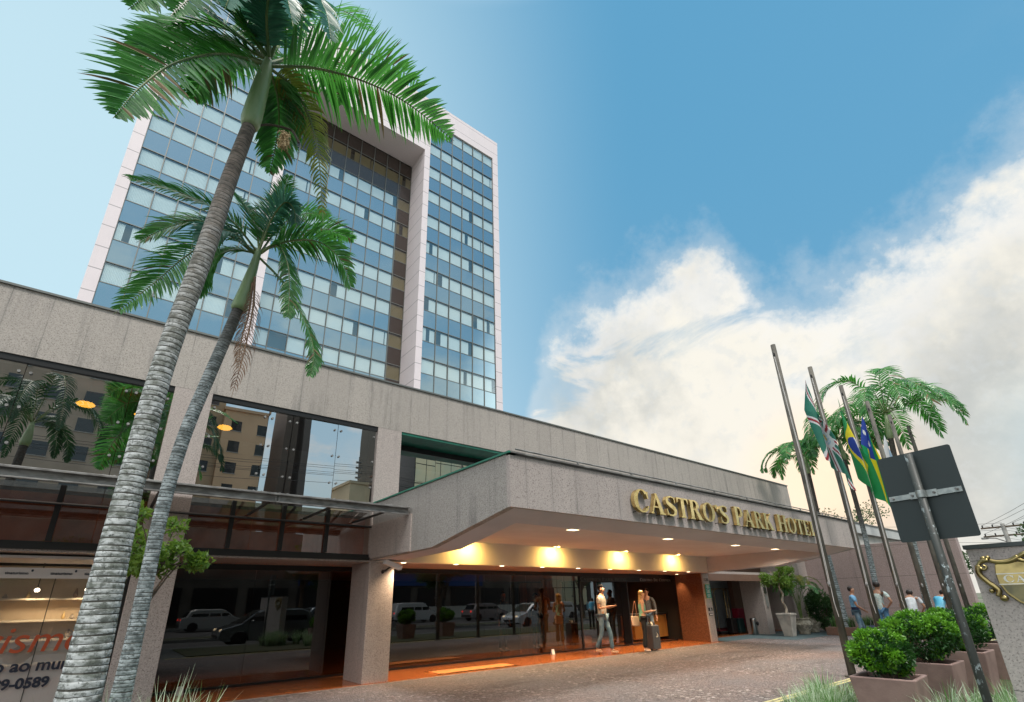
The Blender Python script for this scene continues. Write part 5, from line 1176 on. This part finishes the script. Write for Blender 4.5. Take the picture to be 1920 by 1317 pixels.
def person(label,loc,yaw,h,pose,shirt,trousers,shoes,skin=SKIN,hair=HAIRB,sleeve=.55,long_hair=False,build=1.0,flare=False,belly=0,stripe=None,extra=None):
    d=thing('person',label,'person',loc); k=h/1.75; cz,sz=math.cos(yaw),math.sin(yaw); off=Vector(loc)
    def X(p): p=Vector(p)*k; return Vector((p.x*cz-p.y*sz,p.x*sz+p.y*cz,p.z))
    sh=.175*build; lean=Vector(pose.get('lean',(0,0,0))); hd=Vector(pose.get('head',(0,0,0)))
    J={'pel':(0,0,.95),'wai':lean*.35+Vector((0,.0,1.10)),'che':lean*.75+Vector((0,0,1.28)),'nb':lean+Vector((0,-.005,1.44)),'ne':lean*1.1+hd*.3+Vector((0,.01,1.50)),
       'ja':lean*1.2+hd*.8+Vector((0,.028,1.558)),'hc':lean*1.25+hd+Vector((0,.018,1.635)),'hp':lean*1.27+hd*1.1+Vector((0,.018,1.70)),'no':lean*1.22+hd*1.0+Vector((hd.x*.9,.108,1.615))}
    for s,n in ((-1,'L'),(1,'R')):
        J['s'+n]=lean+Vector((s*sh,0,1.405)); J['h'+n]=Vector((s*.085,0,.92))
        J['e'+n]=Vector(pose.get('e'+n,(s*(sh+.05),-.03,1.12)))+lean*.8; J['w'+n]=Vector(pose.get('w'+n,(s*(sh+.07),.04,.88)))+lean*.6
        J['k'+n]=Vector(pose.get('k'+n,(s*.09,.02,.50))); J['a'+n]=Vector(pose.get('a'+n,(s*.09,-.02,.09)))
        td=Vector(pose.get('t'+n,(s*.02,.16,0))); J['t'+n]=J['a'+n]+td+Vector((0,0,-.045)); 
    names=list(J); idx={n:i for i,n in enumerate(names)}
    rad={'pel':(.100*build,.080),'wai':(.115*build,.085+belly),'che':(.135*build,.10),'nb':(.07,.06),'ne':(.052,.054),'ja':(.058,.066),'hc':(.074,.088),'hp':(.060,.070),'no':.018}
    for n in 'LR': rad.update({'s'+n:.055,'h'+n:.070,'e'+n:.038,'w'+n:.026,'k'+n:.054,'a'+n:.036,'t'+n:.032})
    E=[('pel','wai'),('wai','che'),('che','nb'),('nb','ne'),('ne','ja'),('ja','hc'),('hc','hp'),('hc','no')]
    for n in 'LR': E+=[('nb','s'+n),('s'+n,'e'+n),('e'+n,'w'+n),('pel','h'+n),('h'+n,'k'+n),('k'+n,'a'+n),('a'+n,'t'+n)]
    V=[X(J[n]) for n in names]; RR=[tuple(q*k for q in (rad[n] if isinstance(rad[n],tuple) else (rad[n],)*2)) for n in names]; EE=[(idx[a],idx[c_]) for a,c_ in E]
    for n,s in (('L',-1),('R',1)):      # palm, four bent fingers, thumb
        w=J['w'+n]; f=(w-J['e'+n]).normalized(); curl=Vector(pose.get('curl'+n,(0,.3,-.5))); sd=f.cross(Vector((0,0,1))); sd=sd.normalized() if sd.length>.2 else Vector((0,1,0))
        pm=w+f*.055; base=len(V); V.append(X(pm)); RR.append((.030*k,.016*k)); EE.append((idx['w'+n],base))
        for q,ln in ((-.024,.062),(-.008,.072),(.008,.068),(.024,.055)):
            a=w+f*.095+sd*q; c1=a+f*ln*.5; c2=c1+(f*.5+curl*.6).normalized()*ln*.5
            i0=len(V); V+=[X(a),X(c1),X(c2)]; RR+=[(.0095*k,)*2]*2+[(.007*k,)*2]; EE+=[(base,i0),(i0,i0+1),(i0+1,i0+2)]
        i0=len(V); a=w+f*.03-sd*.032; V+=[X(a+f*.015),X(a+f*.05-sd*.012)]; RR+=[(.011*k,)*2,(.008*k,)*2]; EE+=[(base,i0),(i0,i0+1)]
    def put(me,nm,mats,parent=d):
        me.name=nm; me.materials.clear()
        for m_ in (mats if isinstance(mats,list) else [mats]): me.materials.append(m_)
        o=bpy.data.objects.new(nm,me); COL.objects.link(o); o.parent=parent; return o
    body=put(skin_mesh(V,EE,RR,0,1),'body',skin)
    def cloth(names_,edges_,grow,nm,mat,over={}):
        ii={n:i for i,n in enumerate(names_)}; vv=[];rr=[]
        for n in names_:
            if n in over: p,r=over[n]
            else: p,r=J[n],rad[n]
            r=r if isinstance(r,tuple) else (r,r); vv.append(X(p)); rr.append(tuple((q+grow)*k for q in r))
        return put(skin_mesh(vv,[(ii[a],ii[c_]) for a,c_ in edges_],rr,0,1),nm,mat)
    ov={'pel':(Vector((0,0,.83)),(.150*build,.122+belly*.6)),'nb':(J['nb']-Vector((0,0,.02)),(.075,.062))}
    es=['pel','wai','che','nb']; ed=[('pel','wai'),('wai','che'),('che','nb')]
    for n in 'LR':
        es.append('s'+n); ed.append(('nb','s'+n))
        if sleeve>0:
            full=sleeve>=1; nm='e'+n; es.append(nm); ed.append(('s'+n,nm))
            if full: es.append('w'+n); ed.append(('e'+n,'w'+n)); ov['w'+n]=(J['e'+n].lerp(J['w'+n],.88),.032); 
            else: ov[nm]=(J['s'+n].lerp(J['e'+n],sleeve),.052)
        else: ov['s'+n]=(J['s'+n].lerp(J['nb'],.45),.035)
    top=cloth(es,ed,.013,'shirt',shirt,ov)
    if stripe:
        me=top.data; me.materials.append(stripe)
        for p in me.polygons:
            zz=p.center.z/k; 
            if zz<1.14 and int(zz*26)%2==0: p.material_index=1
    ov2={'pel':(Vector((0,0,.98)),(.112*build,.098))}
    for n in 'LR': ov2['a'+n]=(J['a'+n]+Vector((0,0,.015)),.075 if flare else .046); ov2['h'+n]=(J['h'+n],.080)
    if flare:
        for n in 'LR': ov2['k'+n]=(J['k'+n],.056)
    cloth(['pel','hL','kL','aL','hR','kR','aR'],[('pel','hL'),('hL','kL'),('kL','aL'),('pel','hR'),('hR','kR'),('kR','aR')],.010,'trousers',trousers,ov2)
    for n in 'LR':
        a=J['a'+n];t2=J['t'+n]; me=skin_mesh([X(a+Vector((0,0,-.035))-(t2-a)*.25),X(a.lerp(t2,.5)+Vector((0,0,-.03))),X(t2+Vector((0,0,-.0)))],[(0,1),(1,2)],[(.042*k,.038*k),(.044*k,.036*k),(.036*k,.026*k)],0,1); put(me,'shoe',shoes)
    hb=MB(); hp_=X(J['hc'])+X((0,-.014,.030)); 
    hb.ball(hp_,.086*k,.098*k,.092*k,16,12); 
    hm=hb.build('hair',hair,None,True); hm.parent=d
    # open the hair shell over the face
    fw=X((0,1,0)).normalized(); bm=bmesh.new(); bm.from_mesh(hm.data); kill=[v for v in bm.verts if (v.co-hp_).dot(fw)>.034*k-(hp_.z-v.co.z)*.25 and v.co.z<hp_.z+.034*k or v.co.z<hp_.z-.082*k]; bmesh.ops.delete(bm,geom=kill,context='VERTS'); bm.to_mesh(hm.data); bm.free()
    if long_hair:
        c0=J['hc']; put(skin_mesh([X(c0+Vector((0,-.045,.02))),X(c0+Vector((0,-.075,-.10))),X(c0+Vector((.01,-.095,-.24))),X(c0+Vector((.02,-.10,-.36)))],[(0,1),(1,2),(2,3)],[(.075*k,.06*k),(.085*k,.045*k),(.08*k,.035*k),(.045*k,.02*k)],0,1),'hair',hair)
        put(skin_mesh([X(c0+Vector((.0,.02,.085))),X(c0+Vector((-.075,.02,.03))),X(c0+Vector((-.08,.02,-.08))),X(c0+Vector((-.085,.02,-.20)))],[(0,1),(1,2),(2,3)],[.03*k,.025*k,.025*k,.015*k],0,1),'hair',hair)
    eb=MB()
    for s in (-1,1): eb.ball(X(J['hc']+Vector((s*.03+hd.x*.4,.080,-.005))),.009*k,.009*k,.006*k,8,5)
    eo=eb.build('eyes',G['black'],None); eo.parent=d
    for s in (-1,1):
        eb=MB(); eb.ball(X(J['hc']+Vector((s*.080,-.005,-.02))),.013*k,.016*k,.026*k,8,6)
        eo=eb.build('ear',skin,None,True); eo.parent=d
    return d,X,J
def lc(n,c,c2=None,r=.85,sc=5): return pbr(n,c,r,col2=c2 or [v*.7 for v in c],scale=sc,bump=.3,bscale=14)
tee=lc('grey_tshirt',(.40,.37,.33)); jeans=lc('blue_jeans',(.06,.13,.19),(.14,.22,.28)); teal=lc('mint_top',(.20,.46,.34)); blk=lc('black_cloth',(.012,.013,.016)); chk=lc('dark_grey_shirt',(.085,.095,.10),(.05,.055,.06),sc=30)
d,X,J=person('man in a grey T-shirt and jeans walking under the canopy, looking at his phone',(11.72,10.42,0),R(-158),1.86,
   dict(eL=(-.24,.02,1.14),wL=(-.10,.27,1.17),eR=(.24,.0,1.13),wR=(.11,.28,1.18),kL=(-.09,.16,.50),aL=(-.09,.17,.09),kR=(.09,-.02,.50),aR=(.09,-.20,.12),head=(0,.01,0),curlL=(0,.2,.6),curlR=(0,.2,.6)),tee,jeans,pbr('tan_shoes',(.50,.36,.25),.6),SKIN2,HAIRB,.62,build=1.12)
b=MB(); c_=Vector((11.72,10.42,0))+X((0,.37,1.24)); b.box(c_.x-.035,c_.x+.035,c_.y-.07,c_.y+.07,c_.z,c_.z+.008); tag(b.build('phone',G['black'],None),'dark phone held by the man in the grey T-shirt','phone')
d,X,J=person('blonde woman in a mint sleeveless top and flared black trousers, beside a suitcase',(12.93,9.92,0),R(-133),1.68,
   dict(eL=(-.21,-.02,1.12),wL=(-.09,.23,1.12),eR=(.21,-.01,1.12),wR=(.10,.25,1.14),kL=(-.07,.03,.50),kR=(.08,.0,.50),aR=(.09,-.05,.09),head=(0,.015,-.005),curlL=(0,.2,.6),curlR=(0,.2,.6)),teal,blk,pbr('pale_sandals',(.6,.45,.35),.6),SKIN,HAIRY,0,True,.86,True)
wl=Vector((12.93,9.92,0)); b=MB(); c_=wl+X((0,.37,1.17)); b.box(c_.x-.035,c_.x+.035,c_.y-.065,c_.y+.065,c_.z,c_.z+.008); tag(b.build('phone',G['white'],None),'pale phone held by the blonde woman','phone')
hb=thing('handbag','cream shoulder bag with a brown strap hanging at the blonde woman\'s side','bag',tuple(wl+Vector((-.17,.15,.80))))
q=wl+Vector((-.17,.15,0)); b=MB(); b.add([(q.x-.15,q.y-.05,.70),(q.x+.15,q.y-.05,.68),(q.x+.15,q.y+.05,.68),(q.x-.15,q.y+.05,.70),(q.x-.17,q.y-.03,.97),(q.x+.13,q.y-.03,.95),(q.x+.13,q.y+.03,.95),(q.x-.17,q.y+.03,.97)],[(0,3,2,1),(4,5,6,7),(0,1,5,4),(1,2,6,5),(2,3,7,6),(3,0,4,7)]); b.build('bag_body',pbr('cream_leather',(.62,.45,.32),.5),hb,bevel=.02)
b=MB(); b.tube(catmull([(q.x-.13,q.y,.96),(q.x+.02,q.y+.05,1.2),(q.x+.17,q.y+.10,1.38),(q.x+.12,q.y+.04,1.2),(q.x+.10,q.y,.95)],14),.008,6); b.build('strap',pbr('brown_leather',(.25,.10,.05),.5),hb)
d,X,J=person('man in a dark grey shirt and jeans standing behind the blonde woman',(14.85,11.15,0),R(112),1.78,dict(eR=(.25,-.04,1.13),wR=(.27,.05,.88)),chk,jeans,G['black'],SKIN2,HAIRB,1,build=1.08)
d=suitcase((13.42,10.02,0),.34,.30,.70,pbr('grey_shell',(.10,.105,.11),.4),'grey ribbed cabin suitcase with raised handle beside the blonde woman',.36)
jk=thing('folded_jacket','cream and black jacket draped over the grey suitcase','jacket',(13.45,10.02,.7)); 
jb=MB(); nu,nv=10,12
for i in range(nu+1):
    for j in range(nv+1):
        u=i/nu;v=j/nv; a=(v-.5)*2; jb.v.append((13.44+.20*(u-.5)+.02*math.sin(v*9+u*4),10.02+a*.17+.015*math.sin(u*11),.78-.40*abs(a)**1.4*(.9+.2*math.sin(u*7))+.02*math.sin(u*9+v*5)))
for i in range(nu):
    for j in range(nv): a=i*(nv+1)+j; jb.f.append((a,a+nv+1,a+nv+2,a+1)); jb.m.append(0 if i<5 else 1)
jb.build('cloth',[lc('cream_cloth',(.66,.60,.48)),blk],jk,True)
# men waiting by the pink wall
m1=person('man in a blue striped polo shirt and jeans, standing sideways by the pink wall',(20.0,6.73,0),R(200),1.70,dict(eR=(.22,.06,1.12),wR=(.10,.22,1.0),eL=(-.23,.04,1.12),wL=(-.14,.22,.98),aL=(-.10,.20,.09),kL=(-.10,.10,.5)),lc('sky_polo',(.16,.38,.60)),jeans,G['black'],SKIN2,HAIRB,.6,build=1.12,belly=.02,stripe=lc('navy_stripe',(.012,.02,.06)))
m2=person('man in a pale patterned shirt and jeans with his back turned, hand on hip',(20.0,5.99,0),R(-95),1.82,dict(eR=(.34,-.06,1.16),wR=(.20,.0,1.02),eL=(-.24,-.02,1.12),wL=(-.27,.0,.88),head=(.03,.0,0)),lc('pale_mint_shirt',(.58,.66,.62),(.38,.50,.48),sc=26),lc('light_jeans',(.10,.26,.45)),G['black'],SKIN2,HAIRB,.62,build=1.15)
m3=person('heavy man in a plain white T-shirt with his back turned, elbows out',(20.2,5.25,0),R(-92),1.62,dict(eR=(.34,.02,1.14),wR=(.22,.14,1.0),eL=(-.34,.02,1.14),wL=(-.22,.14,1.0),lean=(0,.10,-.02),head=(0,.08,-.05)),lc('white_tee',(.70,.76,.80)),lc('navy_trousers',(.015,.02,.04)),G['black'],SKIN2,HAIRB,.66,build=1.32,belly=.03)
m4=person('man in a light blue shirt bending forward between the flagpoles',(20.3,4.62,0),R(-120),1.66,dict(eR=(.24,.12,1.1),wR=(.16,.24,.92),eL=(-.24,.12,1.1),wL=(-.16,.24,.92),lean=(0,.20,-.05),head=(0,.10,-.08)),lc('aqua_shirt',(.10,.50,.75),(.30,.62,.78),sc=2.5),lc('olive_trousers',(.03,.035,.03)),G['black'],SKIN2,HAIRB,1,build=1.15)
bg_=thing('travel_bag','dark navy travel bag at the feet of the men by the pink wall','bag',(19.8,6.3,0)); b=MB(); b.box(19.55,20.05,6.15,6.45,.02,.50); b.build('bag_body',lc('navy_bag',(.012,.022,.06)),bg_,bevel=.06); b=MB(); b.tube(catmull([(19.65,6.3,.5),(19.8,6.3,.66),(19.95,6.3,.5)],8),.014,6); b.build('strap',G['black'],bg_)
person('person in dark clothes standing inside the lobby behind the dark glass, left one',(10.15,13.1,0),R(190),1.76,dict(aL=(-.14,0,.09),aR=(.14,0,.09)),blk,blk,G['black'],SKIN2,HAIRB,1)
person('person in dark clothes standing inside the lobby behind the dark glass, nearer the entrance',(11.6,13.2,0),R(170),1.70,dict(),blk,blk,G['black'],SKIN2,HAIRB,1)
# ================================================================ cars on the avenue
def car(label,x,y,rot,col,suv=False,L=4.2):
    d=thing('parked_car' if abs(y)>9 else 'car',label,'car',(x,y,-.14)); Hh=1.62 if suv else 1.47; Wd=.88; z0=0
    paint=pbr('paint_'+label[:8].replace(' ','_'),col,.25,.3,coat=1)
    def loft(sec,name,mat,bev=0):
        b=MB(); n=len(sec[0][1])
        for yy,pts in sec: b.v+=[(p,yy,q) for p,q in pts]
        for i in range(len(sec)-1):
            for j in range(n): a=i*n+j;c_=i*n+(j+1)%n; b.f.append((a,c_,c_+n,a+n)); b.m.append(0)
        b.f+=[tuple(range(n-1,-1,-1)),tuple(range((len(sec)-1)*n,len(sec)*n))]; b.m+=[0,0]
        o=b.build(name,mat,None,False,bev); o.parent=d; return o
    h=L/2
    def body(k): # lower shell with wheel arches
        P=[(-h,.35),(-h+.02,.30),(-h+.45,.22)]
        for cx in (-h+.78,h-.80):
            P+=[(cx-.36,.22)]+[(cx-.34*math.cos(a),.30+.34*math.sin(a)) for a in [PI*j/8 for j in range(9)]]+[(cx+.36,.22)]
        P+=[(h-.3,.22),(h,.32),(h+.0,.60),(h-.12,.72),(h-.85,.92 if not suv else 1.0),(-h+.35,.97 if not suv else 1.02),(-h+.06,.92),(-h,.65)]
        return [((p)*(1-.02*k),q*(1-.0*k)) for p,q in P]
    loft([(-Wd,[(p,q*.97+.01) for p,q in body(1)]),(-Wd+.07,body(0)),(Wd-.07,body(0)),(Wd,[(p,q*.97+.01) for p,q in body(1)])],'body',paint,.02)
    gh=[(-h+.30,.94),(-h+.55,Hh-.10),(-h+.9,Hh),(h-1.75,Hh-.01),(h-1.45,Hh-.08),(h-.80,.92)]
    if suv: gh=[(-h+.12,.98),(-h+.25,Hh-.06),(-h+.6,Hh),(h-1.75,Hh),(h-1.5,Hh-.06),(h-.95,.98)]
    g2=[(p*.97,q if q<1.1 else q-.0) for p,q in gh]
    loft([(-.80,[(p,q) if q<1.1 else (p*.98,q-.04) for p,q in g2]),(-.66,gh),(.66,gh),(.80,[(p,q) if q<1.1 else (p*.98,q-.04) for p,q in g2])],'cabin',paint,.02)
    gl=pbr('car_glass',(.012,.016,.018),.06,coat=1) if 'car_glass' not in bpy.data.materials else bpy.data.materials['car_glass']
    b=MB()
    for s in (-1,1):
        for a0,a1 in ((-h+.62,-.42),(-.36,.34),(.40,h-1.10)):
            t0,t1=a0+.05,a1-(.28 if a1>.5 else .02); V=[(a0,s*.812,.98),(a1,s*.812,.98),(t1,s*.79,Hh-.12),(t0+(.12 if a0<-1 else 0),s*.79,Hh-.12)]; b.quad(*(V if s<0 else V[::-1]))
    b.quad((h-.82,-.70,.95),(h-.82,.70,.95),(h-1.44,.62,Hh-.08),(h-1.44,-.62,Hh-.08)); b.quad((-h+.28,.70,.99),(-h+.28,-.70,.99),(-h+.50,-.62,Hh-.12),(-h+.50,.62,Hh-.12))
    o=b.build('windows',gl,None); o.parent=d
    for cx in (-h+.78,h-.80):
        for s in (-1,1):
            b=MB(); b.tube([(cx,s*.68,.30),(cx,s*.87,.30)],.30,22); o=b.build('tyre',G['black'],None); o.parent=d
            b=MB(); b.tube([(cx,s*.872,.30),(cx,s*.880,.30)],.19,18); o2=b.build('rim',pbr('alloy_rim',(.5,.5,.52),.3,.9) if 'alloy_rim' not in bpy.data.materials else bpy.data.materials['alloy_rim'],o); 
    hl=emit('car_headlight',(1,.75,.45),2.2) if 'car_headlight' not in bpy.data.materials else bpy.data.materials['car_headlight']; tl=emit('car_tail_light',(1,.03,.02),2.5) if 'car_tail_light' not in bpy.data.materials else bpy.data.materials['car_tail_light']
    for s in (-1,1):
        b=MB(); b.ball((h-.12,s*.64,.66),.10,.16,.07,10,6); o=b.build('headlight',hl,None); o.parent=d
        b=MB(); b.ball((-h+.06,s*.68,.78),.07,.14,.09,10,6); o=b.build('tail_light',tl,None); o.parent=d
    b=MB(); b.box(-h-.03,-h+.1,-.7,.7,.36,.5); b.box(h-.1,h+.03,-.5,.5,.36,.48); o=b.build('bumper_insert',G['black'],None); o.parent=d
    for s in (-1,1): b=MB(); b.ball((h-1.25,s*.93,1.0),.08,.09,.06,8,6); o=b.build('wing_mirror',paint,None); o.parent=d
    d.rotation_euler=(0,0,rot); return d
car('white hatchback with lit headlights passing the hotel, mirrored in the lobby glass',23.2,-3.2,R(180),(.72,.75,.78))
car('dark silver hatchback at the kerb, mirrored in the left lobby glass',6.4,-2.2,R(180),(.16,.18,.19))
car('white pickup-like car parked across the avenue',22.5,-18.5,R(0),(.75,.76,.76),True,4.5)
car('silver sedan with red tail lights across the avenue',28.5,-16.0,R(0),(.35,.30,.30))
car('pearl white sedan parked far across the avenue',6.9,-19.4,R(0),(.66,.66,.64)); car('grey blue sedan across the avenue',13.9,-15.5,R(0),(.25,.30,.34)); car('white compact car far along the avenue',33.5,-12,R(180),(.7,.72,.74)); car('blue grey car beyond the pink wall at the right edge',30.5,2.2,R(10),(.45,.55,.60))
# ================================================================ buildings across the avenue (seen mirrored in the glass)
def block(label,x0,x1,y0,y1,z,col,col2=None,wn=None,roof=True,name='apartment_building',wc=(.02,.022,.025),rough=.85,windows=True):
    d=thing(name,label,'building',((x0+x1)/2,y1,0)); b=MB(); b.box(x0,x1,y0,y1,-.2,z); b.build('wall',pbr('render_'+label[:12].replace(' ','_'),col,rough,col2=col2 or [c*.86 for c in col],scale=.25),d)
    b=MB(); b.box(x0-.15,x1+.15,y0-.15,y1+.15,z+.002,z+.35); b.build('roof_parapet',pbr('parapet_'+label[:12].replace(' ','_'),[c*.8 for c in col],.8),d)
    if wn:
        nx,nz,ww,wh,za=wn; b=MB(); fr=MB(); dx=(x1-x0)/nx; dz=(z-za-.6)/nz
        for i in range(nx):
            for j in range(nz):
                cx=x0+dx*(i+.5); cz=za+dz*(j+.5); b.box(cx-ww/2,cx+ww/2,y1+.002,y1+.03,cz-wh/2,cz+wh/2); fr.box(cx-ww/2-.06,cx+ww/2+.06,y1+.001,y1+.06,cz-wh/2-.10,cz-wh/2-.02)
        stuff(b.build('window',pbr('dark_panes_'+label[:10].replace(' ','_'),wc,.15,coat=.5),d)); stuff(fr.build('window_sill',G['kerb'],d))
    return d
block('tan apartment tower with small dark windows across the avenue',6.9,12.4,-52,-40,23.0,(.66,.43,.27),(.60,.39,.24),(2,8,1.1,1.2,3),wc=(.02,.02,.02))
block('brown apartment tower behind the tan one',1.6,6.88,-54,-40.6,26.0,(.46,.32,.20),None,(2,9,1.2,1.1,2))
d=thing('air_conditioners','grey air conditioning units in a column on the tan tower','air conditioners',(11.6,-39.9,12)); b=MB()
for j in range(7): b.box(11.3,11.9,-39.98,-39.6,4+j*2.5,4.45+j*2.5)
b.build('units',G['steel'],d)
block('white and grey apartment slab across the avenue on the left',-13,.2,-50,-34,26.5,(.42,.34,.27),(.34,.27,.21),(5,9,1.3,1.2,3))
block('narrow dark brown office tower across the avenue',14.4,15.1,-46,-40,30,(.10,.075,.06),None,None); block('narrow grey tower beside the dark one',15.9,16.7,-47,-40,30,(.13,.11,.10),None,None)
block('small beige block with a rooftop mast',23.2,26.0,-48,-40,15.8,(.75,.62,.42)); d=thing('roof_mast','thin telecom mast on the small beige block','mast',(25,-42,16)); b=MB(); b.tube([(25,-42,16),(25,-42,20)],.08,6)
for z in (17,17.7,18.4,19.1): b.box(24.6,25.4,-42.1,-41.9,z,z+.25)
b.build('mast',G['steel'],d)
block('dark glazed tower across the avenue',26.6,30.5,-46,-39,30,(.07,.07,.06),None,(4,9,.7,1.7,2),wc=(.30,.28,.20))
gb=thing('glass_office','office block of greenish mirror glass panes across the avenue','building',(42,-30,0)); b=MB(); b.box(27,58,-44,-30,-.2,31); b.build('wall',G['dark'],gb); b=MB()
for i in range(20):
    for j in range(13): x=27.1+i*1.5; z=.8+j*2.35; a_=random.uniform(-.02,.02); b.quad((x,-29.97,z),(x+1.42,-29.97+a_,z),(x+1.42,-29.97+a_,z+2.25),(x,-29.97,z+2.25))
stuff(b.build('pane',pbr('olive_glass',(.62,.62,.42),.3,.0,col2=(.80,.68,.42),scale=.3,coat=.6),gb))
sp_=thing('shop_building','long low row of shops with a blue fascia across the avenue','building',(14,-24,0)); b=MB(); b.box(-20,45,-30,-24.4,-.1,7.2); b.build('wall',pbr('brown_render',(.20,.17,.14),.8,col2=(.12,.10,.08),scale=.6),sp_); b=MB(); b.box(14,34,-24.39,-24.1,3.1,4.2); b.build('fascia',pbr('blue_fascia',(.02,.08,.30),.5),sp_)
b=MB()
for x in range(-18,44,4): b.box(x,x+3.2,-24.38,-24.33,.2,2.9)
stuff(b.build('shop_window',G['dark'],sp_))
gw=thing('garden_wall','low white wall behind the parked cars across the avenue','wall',(20,-22.9,0)); b=MB(); b.box(15,40,-23.2,-23,0,1.1); b.build('wall',pbr('white_wall',(.6,.58,.52),.8),gw)
